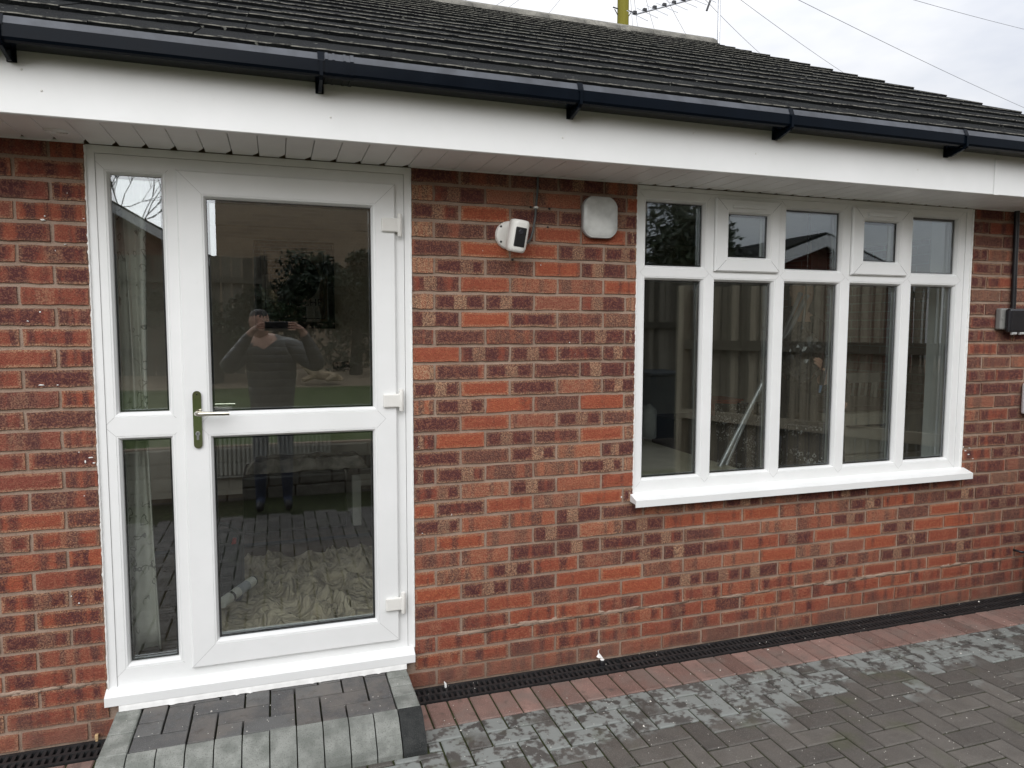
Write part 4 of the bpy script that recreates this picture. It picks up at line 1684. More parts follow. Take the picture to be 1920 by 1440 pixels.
for ((ex, ey), dist), lb in zip(ends, wl):
    # carry on past the roof edge in the same direction
    fx, fy = 1168 + (ex - 1168) * 1.15, -158 + (ey + 158) * 1.15
    e = CAM + ray(fx, fy) * dist
    s = Vector((px_, py_, top.z))
    pts = [s.lerp(e, t) - Vector((0, 0, .35 * math.sin(math.pi * t) * .5)) for t in np.linspace(0, 1, 14)]
    mb = MB()
    mb.tube(pts, .0068, 5, cap=False)
    tag(mb.build('overhead_cable', WIRE), lb, 'cable', 'overhead cables fanning out from the pole')
# tv aerial at the gable end
AY = 4.62
m0 = pixY(1347, 80, AY)
m1 = pixY(1350, -90, AY)
root = empty('tv_aerial', (m0.x, AY, m0.z - .4), 'spiky metal television aerial on a thin mast at the roof end', 'aerial')
mb = MB()
mb.tube([(m0.x, AY, m0.z - .45), (m0.x, AY, m0.z + .3), (m1.x, AY, m1.z)], .017, 10)
mb.build('mast', ALU, root)
b0_, b1_ = pixY(1190, 27, AY - .1), pixY(1375, -22, AY + .1)
bm_ = MB()
bm_.tube([b0_, b1_], .011, 8)
boom = bm_.build('boom', ALU, root)
d = (b1_ - b0_)
for k in range(11):
    c = b0_ + d * (k / 10.5)
    for (dx, dy, dz) in ((.045, -.22, -.15),):
        e = MB()
        v = Vector((dx, dy, dz))
        e.tube([c - v * .62, c + v], .0042, 6)
        e.build('element', ALU, boom)
    cl = MB()
    cl.box(c.x - .022, c.x + .022, c.y - .018, c.y + .018, c.z + .0, c.z + .036, 0, .004)
    cl.build('clamp', BLK, boom)
mb = MB()
q0, q1 = pixY(1325, 20, AY), pixY(1340, -22, AY)
mb.tube([q0, q1], .013, 8)
mb.build('reflector', BLK, root)

# ================================================================== inside the rooms
BW = 3.298                                             # face of the back wall


def wavy_cloth(name, x0, x1, y, z0, z1, waves, amp, mat, label, cat, seed, nx=70, nz=26, group=None):
    rr = random.Random(seed)
    mb = MB()
    vs = []
    ph = rr.uniform(0, 6)
    for j in range(nz + 1):
        w = j / nz
        for i in range(nx + 1):
            u = i / nx
            a = amp * (0.75 + 0.25 * w)
            yy = y + a * math.sin(u * waves * 2 * math.pi + ph + .5 * math.sin(w * 3 + u * 4)) + .3 * a * math.sin(u * waves * 4.6 * math.pi + 1)
            xx = x0 + (x1 - x0) * u + .012 * math.sin(w * 5 + u * 9)
            vs.append((xx, yy, z0 + (z1 - z0) * w))
    fs = [(j * (nx + 1) + i, j * (nx + 1) + i + 1, (j + 1) * (nx + 1) + i + 1, (j + 1) * (nx + 1) + i) for j in range(nz) for i in range(nx)]
    mb.add(vs, fs, 0, True)
    o = mb.build(name, mat, fix=False)
    o.modifiers.new('thick', 'SOLIDIFY').thickness = .002
    return tag(o, label, cat, group)


wavy_cloth('curtain', -.645, -.475, .135, RF + .09, 2.30, 2.6, .022, CURT, 'pale leaf-scroll curtain hanging behind the narrow side panes', 'curtain', 4)
wavy_cloth('plastic_sheet', -.45, -.30, .75, RF + .02, 1.05, 1.3, .05, simple('thin_plastic', (.45, .45, .43), .2), 'limp clear plastic sheet hanging behind the lower side pane', 'plastic sheet', 6)

# crumpled dust sheet
mb = MB()
nx, ny = 150, 120
x0, x1, y0, y1 = -.42, .56, .26, 1.42
vs = []
for j in range(ny + 1):
    for i in range(nx + 1):
        u, v = i / nx, j / ny
        x, y = x0 + (x1 - x0) * u, y0 + (y1 - y0) * v
        q = Vector((x * 3.0, y * 2.2, 1.7))
        wv = Vector((noise.noise(q * 1.1 + Vector((5, 1, 0))), noise.noise(q * 1.1 + Vector((9, 4, 2))), 0))
        wv2 = Vector((noise.noise(q * 2.6 + Vector((2, 7, 1))), noise.noise(q * 2.6 + Vector((6, 3, 8))), 0))
        qa = Vector((q.x * 1.5 + q.y * .5, q.y * .75 - q.x * .2, 0)) + wv * 1.2
        r1 = 1 - abs(noise.noise(qa * 1.1))
        qb = Vector((q.x * .9 - q.y * .8, q.y * 2.0, 3)) + wv * 1.6 + wv2 * .4
        r2 = 1 - abs(noise.noise(qb * 1.9))
        r3 = abs(noise.noise(q * 4.2 + wv2 * 1.2))
        e = min(1, min(u, 1 - u, v, 1 - v) * 9)
        edge = .06 * noise.noise(Vector((u * 5, v * 5, 4)))
        h = (.070 * r1 ** 4 + .040 * r2 ** 4 + .020 * r3) * (.35 + .65 * e)
        vs.append((x + wv.x * .03 + edge, y + wv.y * .03 + edge, RF + .004 + h))
fs = [(j * (nx + 1) + i, j * (nx + 1) + i + 1, (j + 1) * (nx + 1) + i + 1, (j + 1) * (nx + 1) + i) for j in range(ny) for i in range(nx)]
mb.add(vs, fs, 0, True)
o = mb.build('dust_sheet', DUST, fix=False)
o.modifiers.new('thick', 'SOLIDIFY').thickness = .0025
tag(o, 'crumpled beige dust sheet on the floor inside the door', 'dust sheet')

# tool bag
tp = Vector((-.265, .80, RF + .07))
root = empty('tool_bag', (tp.x, tp.y, RF + .05), 'black open tool bag with red and yellow tool grips inside the door', 'tool bag')
mb = body(.20, .30, .03, [(.0, .92), (.02, 1.0), (.25, 1.02), (.29, .96), (.285, .86), (.22, .84)])
mb.v = [(v[0] + tp.x - .02, v[1] + tp.y, v[2] + RF + .05) for v in mb.v]
mb.build('bag', simple('bag_fabric', (.010, .012, .018), .8, bump=.3), root)
mb = MB()
mb.tube([(tp.x - .02 + .1 * math.cos(a), tp.y - .05, RF + .31 + .11 * math.sin(a)) for a in np.linspace(0, math.pi, 14)], .010, 8)
mb.build('handle', BLK, root)
for i, (dx, dy, dz, col) in enumerate(((.04, -.10, .06, (.45, .03, .025)), (-.01, -.12, .02, (.42, .05, .03)), (-.05, -.08, .10, (.55, .40, .02)))):
    mb = MB()
    c = Vector((tp.x + dx, tp.y + dy, RF + .24 + dz))
    mb.tube([c + Vector((0, 0, -.10)), c + Vector((0, -.005, .0)), c + Vector((.01, -.01, .06))], [.010, .014, .009], 10)
    mb.build('tool_grip', simple('grip_%d' % i, col, .45), root)
# sealant tube
root = empty('sealant_tube', (-.20, .55, RF + .13), 'white sealant tube lying on the dust sheet against the tool bag', 'tube')
mb = MB()
a, b = Vector((-.262, .42, RF + .14)), Vector((-.135, .62, RF + .16))
mb.tube([a, b], .024, 18)
mb.build('barrel', WHITE, root)
mb = MB()
t = (b - a).normalized()
mb.tube([b, b + t * .006], .0252, 18)
mb.tube([a + t * .06, a + t * .075], .0243, 18)
mb.tube([a + t * .12, a + t * .19], .0243, 18, 1)
mb.build('printed_band', [BLK, simple('label_grey', (.42, .44, .48), .5)], root)

# radiator on the back wall
root = empty('radiator', (-.02, BW - .06, RF), 'white panel radiator low on the back wall behind the door', 'radiator')
mb = MB()
mb.box(-.75, .42, BW - .075, BW - .035, .34, .88, 0, .008)
mb.build('panel', WHITE, root)
mb = MB()
for k in range(34):
    xx = -.73 + k * .0345
    mb.box(xx, xx + .018, BW - .083, BW - .0755, .36, .86, 0, .003)
fo = mb.build('flutes', WHITE, root)
fo['kind'] = 'stuff'
mb = MB()
mb.tube([(.44, BW - .055, .36), (.44, BW - .055, RF)], .008, 8)
mb.tube([(.41, BW - .055, .37), (.47, BW - .055, .37)], .014, 10)
mb.build('valve', ALU, root)

# framed mirror print
pc = pixY(553, 535, BW - .02)
root = empty('framed_print', (pc.x, BW, pc.z), 'dark framed mirror print hung on the back wall behind the door', 'picture')
fw, fh = .64, .72
mb = MB()
o_, i_ = (pc.x - fw / 2, pc.x + fw / 2, pc.z - fh / 2, pc.z + fh / 2), (pc.x - fw / 2 + .06, pc.x + fw / 2 - .06, pc.z - fh / 2 + .06, pc.z + fh / 2 - .06)
mb.loft([(o_, BW - .001), (o_, BW - .028), (inset(o_, .012), BW - .034), (inset(i_, -.008), BW - .026), (i_, BW - .012)], 0)
mb.build('frame', simple('black_frame', (.012, .010, .009), .35), root)
mb = MB()
mb.box(i_[0] - .003, i_[1] + .003, BW - .014, BW - .0105, i_[2] - .003, i_[3] + .003)
mb.build('mirror', simple('dim_mirror', (.42, .41, .37), .03, metal=1.0, var=.03), root)
mb = MB()
ii = inset(i_, .022)
mb.loft([(ii, BW - .0146), (inset(ii, .006), BW - .0146)], 0)
cxp, czp = pc.x, pc.z + .05
mb.lathe([(.196, -.0147), (.196, -.0142), (.200, -.0142), (.200, -.0147)], (cxp, BW, czp), 1, 48)
mb.tube([(cxp - .10, BW - .016, czp - .20), (cxp - .04, BW - .016, czp - .06), (cxp + .02, BW - .016, czp + .02), (cxp + .12, BW - .016, czp + .06)], [.05, .055, .05, .01], 10)
mb.tube([(cxp, BW - .016, czp - .02), (cxp - .02, BW - .016, czp + .16)], [.045, .016], 10)
mb.build('printed_design', simple('print_ink', (.014, .016, .024), .5), root)
tc_ = bpy.data.curves.new('lettering', 'FONT')
tc_.body = 'ROCHE'
tc_.size = .085
tc_.align_x = 'RIGHT'
tc_.extrude = .0006
to = bpy.data.objects.new('lettering', tc_)
C.objects.link(to)
bpy.context.view_layer.update()
tme = bpy.data.meshes.new_from_object(to)
bpy.data.objects.remove(to)
tob = bpy.data.objects.new('lettering', tme)
tme.materials.append(simple('print_letter', (.008, .008, .008), .5))
C.objects.link(tob)
tob.rotation_euler = (math.pi / 2, 0, 0)
tob.location = (ii[1] - .02, BW - .0155, ii[2] + .11)
attach(tob, root)
# light switch
sw = pixY(640, 687, BW)
root = empty('wall_switch', (sw.x, BW, sw.z), 'small dark double light switch on the back wall below the print', 'switch')
mb = MB()
mb.box(sw.x - .073, sw.x + .073, BW - .010, BW - .0005, sw.z - .043, sw.z + .043, 0, .004)
mb.build('plate', simple('switch_plate', (.16, .15, .14), .35), root)
for dx in (-.03, .03):
    mb = MB()
    mb.box(sw.x + dx - .006, sw.x + dx + .006, BW - .015, BW - .010, sw.z - .011, sw.z + .011, 0, .002)
    mb.build('rocker', BLK, root)

# coffee table with a wrapped parcel on it
TX = pixY(668, 905, 2.0).x
root = empty('coffee_table', (TX + .4, 2.2, RF), 'low white-legged table beyond the dust sheet', 'table')
mb = MB()
mb.box(TX - .06, TX + .84, 1.95, 2.5, .565, .60, 0, .006)
mb.build('table_top', simple('table_top', (.10, .085, .07), .4), root)
for (x_, y_) in ((TX - .03, 2.01), (TX + .74, 2.01), (TX - .03, 2.44), (TX + .74, 2.44)):
    mb = MB()
    mb.box(x_, x_ + .06, y_ - .03, y_ + .03, RF, .565, 0, .003)
    mb.build('leg', WHITE, root)
PX0 = TX - .72
mb = MB()
mb.box(PX0 - .02, TX - .075, 1.92, 2.42, RF + .03, .600, 0, .02)
for q_ in (PX0 + .03, TX - .13):
    mb.box(q_, q_ + .05, 1.96, 2.01, RF + .014, RF + .03)
tag(mb.build('ottoman', simple('dark_leather', (.022, .018, .017), .45)), 'dark low ottoman under the wrapped parcel', 'ottoman')
mb = MB()
vs = []
nx, ny = 40, 16
for j in range(ny + 1):
    for i in range(nx + 1):
        x_, y_ = PX0 + .80 * i / nx, 1.97 + .36 * j / ny
        e = min(1, min(i, nx - i, j, ny - j) / 3)
        h = .075 * e + .022 * noise.noise(Vector((x_ * 14, y_ * 14, 2)))
        vs.append((x_, y_, .603 + max(0, h)))
mb.add(vs, [(j * (nx + 1) + i, j * (nx + 1) + i + 1, (j + 1) * (nx + 1) + i + 1, (j + 1) * (nx + 1) + i) for j in range(ny) for i in range(nx)], 0, False)
mb.add([(PX0, 1.97, .602), (PX0 + .8, 1.97, .602), (PX0 + .8, 2.33, .602), (PX0, 2.33, .602)], [(0, 3, 2, 1)])
tag(mb.build('wrapped_parcel', simple('crinkled_film', (.40, .37, .33), .12, spec=.9, var=.4, vscale=12)), 'crinkled plastic-wrapped parcel on the dark ottoman', 'parcel')
mb = MB()
mb.box(-1.6, 1.2, 1.72, 3.1, RF + .001, RF + .014, 0, .003)
rg = tag(mb.build('rug', simple('brown_rug', (.055, .033, .030), .95, var=.3, vscale=20, bump=.3)), 'dark brown rug under the low table', 'rug')
mb = MB()
mb.box(-1.6, 1.2, 1.70, 1.765, RF + .0145, RF + .017, 0, .001)
mb.build('border', simple('navy_border', (.012, .016, .035), .9), rg)

# ---- kitchen side, behind the wide window
KB = BW
DU = pixY(1640, 820, .8).x - 2.98
root = empty('drawer_unit', (2.98 + DU, .9, RF), 'pale kitchen drawer unit with dark bar handles low behind the fourth pane', 'drawers')
mb = MB()
mb.box(2.55 + DU, 3.45 + DU, .82, 1.38, RF, 1.02, 0, .004)
mb.build('carcass', simple('cabinet_cream', (.50, .47, .40), .35, var=.04), root)
for z0_, z1_ in ((.22, .46), (.47, .72), (.73, .985)):
    mb = MB()
    mb.box(2.555 + DU, 3.445 + DU, .800, .8195, z0_ + .004, z1_ - .004, 0, .003)
    dr = mb.build('drawer_front', simple('drawer_cream', (.50, .47, .40), .35, var=.04), root)
    hb = MB()
    hb.tube([(2.74 + DU, .800, z1_ - .06), (2.74 + DU, .775, z1_ - .06), (3.06 + DU, .775, z1_ - .06), (3.06 + DU, .800, z1_ - .06)], .007, 8)
    hb.build('bar_handle', BLK, dr)
mb = MB()
mb.box(2.53 + DU, 3.47 + DU, .79, 1.40, 1.021, 1.055, 0, .006)
mb.build('worktop', simple('dark_worktop', (.07, .062, .055), .3), root)
# white plastered reveal round the window opening
for nm, bx_ in (('reveal', (WX1 - .012, WX1 - .0005, .072, .252, .80, 2.2335)), ('reveal', (WX0 + .0005, WX0 + .012, .072, .252, .80, 2.2335)), ('window_board', (WX0 + .0005, WX1 - .0005, .072, .29, .782, .7995))):
    mb = MB()
    mb.box(*bx_, 0, .001)
    mb.build(nm, simple('gloss_white', (.74, .75, .74), .4, var=.03), win)
# leaning poles
for i, (p0, p1, lb) in enumerate((((1348, 878), (1512, 556), 'long silvery pole leaning behind the second and third panes, nearer one'), ((1362, 870), (1500, 553), 'long silvery pole leaning just behind the nearer pole'))):
    a, b = pixY(*p0, .42 + .06 * i), pixY(*p1, .50 + .12 * i)
    mb = MB()
    dd = (a - b).normalized()
    foot = a + dd * ((a.z - RF) / max(.05, -dd.z))
    mb.tube([foot, b], .014 - .002 * i, 12)
    mb.tube([b, b - dd * .01], .016, 12)
    tag(mb.build('leaning_pole', simple('pole_metal_%d' % i, (.42, .43, .45), .35, metal=.6), None), lb, 'pole', 'poles leaning behind the window')
# stool with paisley cloth, plastic bag, white chair, red crate
SXX = pixY(1522, 840, .62).x
root = empty('draped_stool', (SXX, .62, RF), 'stool draped in black cloth with a white scroll print behind the third pane', 'stool')
mb = MB()
vs = []
n = 40
lay = [(.004, .0), (.15, .0), (.165, -.006), (.175, -.05), (.185, -.25), (.20, -.5), (.215, -.76)]
for li, (r, h) in enumerate(lay):
    for k in range(n):
        a = 2 * math.pi * k / n
        w = 1 + (.10 * math.sin(a * 7 + li * .3) * max(0, li - 2) / 4)
        vs.append((SXX + r * w * math.cos(a), .62 + r * w * math.sin(a), .98 + h))
mb.add(vs, [(i * n + k, i * n + (k + 1) % n, (i + 1) * n + (k + 1) % n, (i + 1) * n + k) for i in range(len(lay) - 1) for k in range(n)], 0, True)
mb.build('cloth', PAIS, root)
for k in range(4):
    a = math.pi / 4 + k * math.pi / 2
    mb = MB()
    mb.tube([(SXX + .12 * math.cos(a), .62 + .12 * math.sin(a), .96), (SXX + .16 * math.cos(a), .62 + .16 * math.sin(a), RF)], .014, 8)
    mb.build('leg', BLK, root)
wavy_cloth('hanging_cloth', pixY(1352, 820, 1.16).x, pixY(1428, 820, 1.16).x, 1.16, RF + .3, 1.06, 2.2, .05, PAIS, 'black cloth with white scroll print hanging behind the second pane', 'cloth', 8, 50, 20)
mb = MB()
bm = bmesh.new()
bmesh.ops.create_icosphere(bm, subdivisions=4, radius=1)
bc = pixY(1502, 665, .40)
for v in bm.verts:
    d = v.co.normalized()
    k = 1 + .22 * noise.noise(d * 2.2) + .10 * noise.noise(d * 6) + .05 * abs(noise.noise(d * 14))
    top_ = max(0, d.z)
    v.co = Vector((d.x * .135 * k * (1 - .5 * top_ ** 2), d.y * .10 * k * (1 - .5 * top_ ** 2), d.z * .16 * k)) + Vector((bc.x, bc.y, bc.z))
bm.verts.index_update()
mb.add([v.co[:] for v in bm.verts], [[v.index for v in f_.verts] for f_ in bm.faces], 0, False)
bm.free()
mb.tube([(bc.x, bc.y, bc.z + .13), (bc.x + .02, bc.y, bc.z + .3), (bc.x + .03, bc.y, 2.40)], [.012, .006, .006], 8)
tag(mb.build('bin_bag', simple('black_film', (.010, .010, .012), .14, spec=.8)), 'shiny black plastic bag hanging behind the third pane', 'bag')
root = empty('white_chair', (2.95, 1.75, RF), 'pale slatted chair back standing behind the fourth pane', 'chair')
cp_ = pixY(1600, 790, 1.62)
for dx in (-.18, .18):
    mb = MB()
    mb.tube([(cp_.x + dx, 1.66, RF), (cp_.x + dx, 1.62, .66), (cp_.x + dx * .95, 1.56, 1.20)], .017, 8)
    mb.build('back_leg', WHITE, root)
    mb = MB()
    mb.tube([(cp_.x + dx, 2.02, RF), (cp_.x + dx, 2.00, .64)], .017, 8)
    mb.build('front_leg', WHITE, root)
mb = MB()
mb.box(cp_.x - .20, cp_.x + .20, 1.60, 2.04, .64, .67, 0, .008)
mb.build('seat', WHITE, root)
mb = MB()
mb.box(cp_.x - .19, cp_.x + .19, 1.550, 1.575, 1.14, 1.22, 0, .008)
mb.build('top_rail', WHITE, root)
for k in range(5):
    mb = MB()
    xx = cp_.x - .13 + k * .065
    mb.tube([(xx, 1.62, .67), (xx, 1.562, 1.15)], .010, 6)
    mb.build('slat', WHITE, root)
root = empty('red_crate', (2.25, 1.35, RF), 'red-orange plastic crate on a dark cupboard behind the second pane', 'crate')
cr_p = pixY(1368, 768, 1.3)
mb = MB()
mb.box(cr_p.x - .10, cr_p.x + .10, 1.30, 1.55, cr_p.z - .05, cr_p.z + .06, 0, .01)
mb.build('tub', simple('red_plastic', (.42, .06, .02), .4), root)
mb = MB()
mb.box(cr_p.x - .11, cr_p.x + .11, 1.29, 1.56, cr_p.z + .06, cr_p.z + .072, 0, .004)
mb.build('rim', simple('red_plastic_rim', (.42, .06, .02), .4), root)
mb = MB()
mb.box(cr_p.x - .45, cr_p.x + .30, 1.25, 1.60, RF, cr_p.z - .051, 0, .004)
tag(mb.build('dark_cupboard', simple('cupboard_brown', (.055, .045, .035), .5)), 'dark low cupboard under the red crate', 'cupboard')
# worktop by the left pane with a tub
mb = MB()
WTY = pixZ(1260, 815, .80).y
mb.box(1.42, 2.42, .27, WTY, .765, .80, 0, .004)
mb.box(1.45, 2.39, .30, WTY - .03, RF, .765, 0)
tag(mb.build('worktop', simple('beige_worktop', (.40, .37, .29), .5, var=.1)), 'beige worktop just inside the leftmost lower pane', 'worktop')
tb = pixY(1216, 800, WTY - .1)
mb = MB()
mb.lathe([(.050, .802), (.056, .81), (.056, 1.00), (.050, 1.01), (.03, 1.03), (.008, 1.045)], (tb.x, WTY - .1, 0), 2, 20)
tag(mb.build('white_tub', simple('cloudy_tub', (.42, .42, .40), .5)), 'white tub with a pointed lid on the beige worktop', 'tub')
mb = MB()
mb.tube([(tb.x + .13, WTY - .1, .815), (tb.x + .19, WTY - .12, .815)], [.014, .012], 8)
mb.box(tb.x + .185, tb.x + .235, WTY - .13, WTY - .10, .802, .825, 0, .004)
tag(mb.build('red_tool', simple('red_tool', (.30, .05, .03), .5)), 'small red tool lying on the beige worktop', 'tool')
# white upright in the room
mb = MB()
up = pixY(1535, 600, 2.0)
mb.box(up.x - .05, up.x + .05, 1.98, 2.06, RF, 2.40, 0, .004)
tag(mb.build('door_post', simple('post_paint', (.40, .40, .39), .5)), 'pale upright door post deep in the room behind the third pane', 'post')


# ================================================================== people
def figure(name, J, E_, tags, mats, label, extra=None, head=None):
    """one continuous skinned body. J: joint -> (xyz, radius or (rx, ry)); E_: (a, b) edges; tags: joint -> material slot"""
    names = list(J)
    me = bpy.data.meshes.new(name)
    me.from_pydata([J[n][0] for n in names], [(names.index(a), names.index(b)) for a, b in E_], [])
    ob = bpy.data.objects.new(name, me)
    C.objects.link(ob)
    sk = ob.modifiers.new('skin', 'SKIN')
    sk.use_smooth_shade = True
    layer = me.skin_vertices[0].data
    for i, n in enumerate(names):
        r = J[n][1]
        layer[i].radius = r if isinstance(r, tuple) else (r, r)
        layer[i].use_root = (n == 'pelvis')
    ss = ob.modifiers.new('sub', 'SUBSURF')
    ss.levels = ss.render_levels = 2
    dg = bpy.context.evaluated_depsgraph_get()
    nm = bpy.data.meshes.new_from_object(ob.evaluated_get(dg))
    bpy.data.objects.remove(ob)
    nm.name = name
    nm.materials.clear()
    for m in mats:
        nm.materials.append(m)
    segs = [(Vector(J[a][0]), Vector(J[b][0]), tags[a], tags[b]) for a, b in E_]
    for p in nm.polygons:
        c = p.center
        best = (1e9, 0)
        for a, b, ta, tb_ in segs:
            ab = b - a
            t = max(0, min(1, (c - a).dot(ab) / max(1e-9, ab.length_squared)))
            d = (c - a - ab * t).length
            if d < best[0]:
                best = (d, ta if t < .5 else tb_)
        p.material_index = best[1]
        p.use_smooth = True
    if head:
        hc, hair = head
        for p in nm.polygons:
            if p.material_index == 0 and (p.center - hc).length < .19 and abs(p.center.x - hc.x) < .088 and abs(p.center.y - hc.y) < .125 and hair(p.center - hc):
                p.material_index = 4
    o = bpy.data.objects.new(name, nm)
    C.objects.link(o)
    return tag(o, label, 'person')


def hand(J, E_, tags, key, wrist, palm, fdir, across, thumb, curl, L=.036, r=.0085):
    """palm plus five bent fingers growing from joint `key`"""
    palm, fdir, across, thumb, curl = map(Vector, (palm, fdir, across, thumb, curl))
    J[key + 'palm'] = (palm[:], (.030, .018))
    E_.append((wrist, key + 'palm'))
    tags[key + 'palm'] = 0
    for i, (off, ln) in enumerate(((-.028, .92), (-.010, 1.05), (.010, 1.0), (.027, .80))):
        b = palm + fdir * .035 + across * off
        pr = key + 'palm'
        d = fdir.copy()
        pos = b
        for s in range(4):
            nme = '%sf%d_%d' % (key, i, s)
            J[nme] = (pos[:], r * (1 - .1 * s))
            tags[nme] = 0
            E_.append((pr, nme))
            pr = nme
            d = (d + curl * (.45 if s else .25)).normalized()
            pos = pos + d * L * ln * (1 - .15 * s)
    pr = key + 'palm'
    pos = palm - across * .030 + thumb * .012
    d = (thumb + fdir * .4).normalized()
    for s in range(3):
        nme = '%st_%d' % (key, s)
        J[nme] = (pos[:], r * 1.12 * (1 - .1 * s))
        tags[nme] = 0
        E_.append((pr, nme))
        pr = nme
        pos = pos + d * L * .95
        d = (d + fdir * .35).normalized()


def standing(x, y, face, zf, head_off=(0, 0, 0), arms=None, slots=(0, 1, 2, 3), bulk=1.0):
    """joints of a standing adult; face = +1 looks to +Y, -1 to -Y"""
    s_, t_, l_, sh = slots
    P = lambda dx, dy, z: (x + dx, y + face * dy, zf + z)
    hx, hy, hz = head_off
    J = {'pelvis': (P(0, 0, .96), (.155, .115)), 'waist': (P(0, .0, 1.10), (.150, .110)), 'chest': (P(0, .0, 1.30), (.175, .120)), 'collar': (P(hx * .3, 0, 1.43), (.120, .085)),
         'neck': (P(hx * .7, .02 + hy * .5, 1.50), .058), 'jaw': (P(hx, .05 + hy, 1.565 + hz), (.066, .070)), 'face': (P(hx, .045 + hy, 1.635 + hz), (.086, .100)), 'crown': (P(hx, .020 + hy, 1.735 + hz), (.074, .086)),
         'nose': (P(hx, .128 + hy, 1.610 + hz), .012), 'nosetip': (P(hx, .148 + hy, 1.595 + hz), .010),
         'earl': (P(hx - .082, .035 + hy, 1.612 + hz), .014), 'earr': (P(hx + .082, .035 + hy, 1.612 + hz), .014)}
    E_ = [('pelvis', 'waist'), ('waist', 'chest'), ('chest', 'collar'), ('collar', 'neck'), ('neck', 'jaw'), ('jaw', 'face'), ('face', 'crown'), ('face', 'nose'), ('nose', 'nosetip'), ('face', 'earl'), ('face', 'earr')]
    tags = {k: t_ for k in ('pelvis', 'waist', 'chest', 'collar')}
    tags0 = t_
    tags.update({k: s_ for k in ('neck', 'jaw', 'face', 'crown', 'nose', 'nosetip', 'earl', 'earr')})
    for k_ in ('pelvis', 'waist', 'chest'):
        J[k_] = (J[k_][0], (J[k_][1][0] * bulk, J[k_][1][1] * bulk))
    for sd, sx in (('l', -1), ('r', 1)):
        J['hip' + sd] = (P(.095 * sx, 0, .90), (.098, .100))
        J['knee' + sd] = (P(.105 * sx, .02, .50), .062)
        J['calf' + sd] = (P(.108 * sx, -.01, .34), .056)
        J['ankle' + sd] = (P(.110 * sx, -.01, .09), .042)
        J['toe' + sd] = (P(.118 * sx, .15, .040), (.042, .032))
        E_ += [('pelvis', 'hip' + sd), ('hip' + sd, 'knee' + sd), ('knee' + sd, 'calf' + sd), ('calf' + sd, 'ankle' + sd), ('ankle' + sd, 'toe' + sd)]
        tags.update({'hip' + sd: t_, 'knee' + sd: l_, 'calf' + sd: l_, 'ankle' + sd: l_, 'toe' + sd: sh})
        el, wr_ = arms[sd]
        J['shoulder' + sd] = (P(.185 * sx, -.01, 1.40), .072 * bulk)
        J['elbow' + sd] = (el, .056 * bulk)
        J['cuff' + sd] = (tuple(Vector(el).lerp(Vector(wr_), .82)), .044)
        J['wrist' + sd] = (wr_, .027)
        E_ += [('collar', 'shoulder' + sd), ('shoulder' + sd, 'elbow' + sd), ('elbow' + sd, 'cuff' + sd), ('cuff' + sd, 'wrist' + sd)]
        tags.update({'shoulder' + sd: t_, 'elbow' + sd: t_, 'cuff' + sd: t_, 'wrist' + sd: s_})
    return J, E_, tags


# the photographer, seen mirrored in the door glass
PX, PY = -.045, -3.36
J, E_, T = standing(PX, PY, 1, 0.0, (-.085, .03, 0), bulk=1.42, arms={'l': ((-.40, -3.20, 1.235), (-.185, -3.050, 1.545)), 'r': ((.35, -3.20, 1.245), (.205, -3.050, 1.550))})
hand(J, E_, T, 'l', 'wristl', (-.150, -3.012, 1.578), (.85, .42, .05), (0, 0, 1), (.25, -.5, .3), (.9, -.55, 0), .030)
hand(J, E_, T, 'r', 'wristr', (.175, -3.012, 1.582), (-.85, .42, .05), (0, 0, 1), (-.25, -.5, .3), (-.9, -.55, 0), .030)
hc = Vector((PX - .085, PY + .065, 1.635))
figure('person', J, E_, T, [SKIN, JACKET, JEANS, SHOE, HAIR], 'person in dark quilted jacket holding up a phone, mirrored in the door glass', None,
       (hc, lambda d: d.z > .034 or (d.y < .02 and d.z > -.05)))
root = empty('phone', (.012, -2.987, 1.585), 'black phone held up in both hands by the mirrored photographer', 'phone')
mb = MB()
mb.box(-.085, .095, -2.9905, -2.9825, 1.548, 1.620, 0, .003)
mb.build('body', BLK, root)
mb = MB()
mb.box(-.078, .088, -2.9915, -2.9907, 1.552, 1.616)
mb.build('screen', simple('phone_screen', (.05, .05, .055), .1), root)
mb = MB()
mb.lathe([(.006, .0), (.0072, .0002), (.0072, .003)], (.012, -2.9822, 1.585), 1, 16)
mb.build('lens_ring', BLK, root)

# the fitter working inside behind the third pane
HY = .30
hp = pixY(1549, 694, HY)
FX, FYY = hp.x + .17, HY + .48
J, E_, T = standing(FX, FYY, -1, RF, (0, 0, 0), {'l': ((FX + .02, HY + .30, 1.20), (hp.x + .035, HY + .055, hp.z - .055)), 'r': ((FX + .28, HY + .36, 1.20), (FX + .14, HY + .20, 1.10))})
hand(J, E_, T, 'l', 'wristl', (hp.x + .010, HY + .015, hp.z - .008), (-.45, -.15, .55), (.35, .1, .55), (-.4, -.5, .2), (-.6, .2, .05))
hand(J, E_, T, 'r', 'wristr', (FX + .10, HY + .15, 1.12), (-.6, -.4, 0), (0, .2, 1), (-.3, -.4, .4), (-.3, .5, -.1))
hc2 = Vector((FX, FYY - .05, RF + 1.635))
figure('person', J, E_, T, [SKIN, HOODIE, JEANS, SHOE, HAIR], 'person in black top and blue jeans working inside, hand raised behind the third pane', None,
       (hc2, lambda d: d.z > .05 or d.y > .0))
root = empty('sealant_gun', (hp.x - .03, HY, hp.z), 'black sealant gun gripped by the hand behind the third pane', 'sealant gun')
mb = MB()
mb.tube([(hp.x - .010, HY - 0.015, hp.z + .075), (hp.x - .030, HY - 0.018, hp.z + .0), (hp.x - .050, HY - 0.022, hp.z - .085)], [.020, .017, .012], 12)
mb.build('grip', BLK, root)
mb = MB()
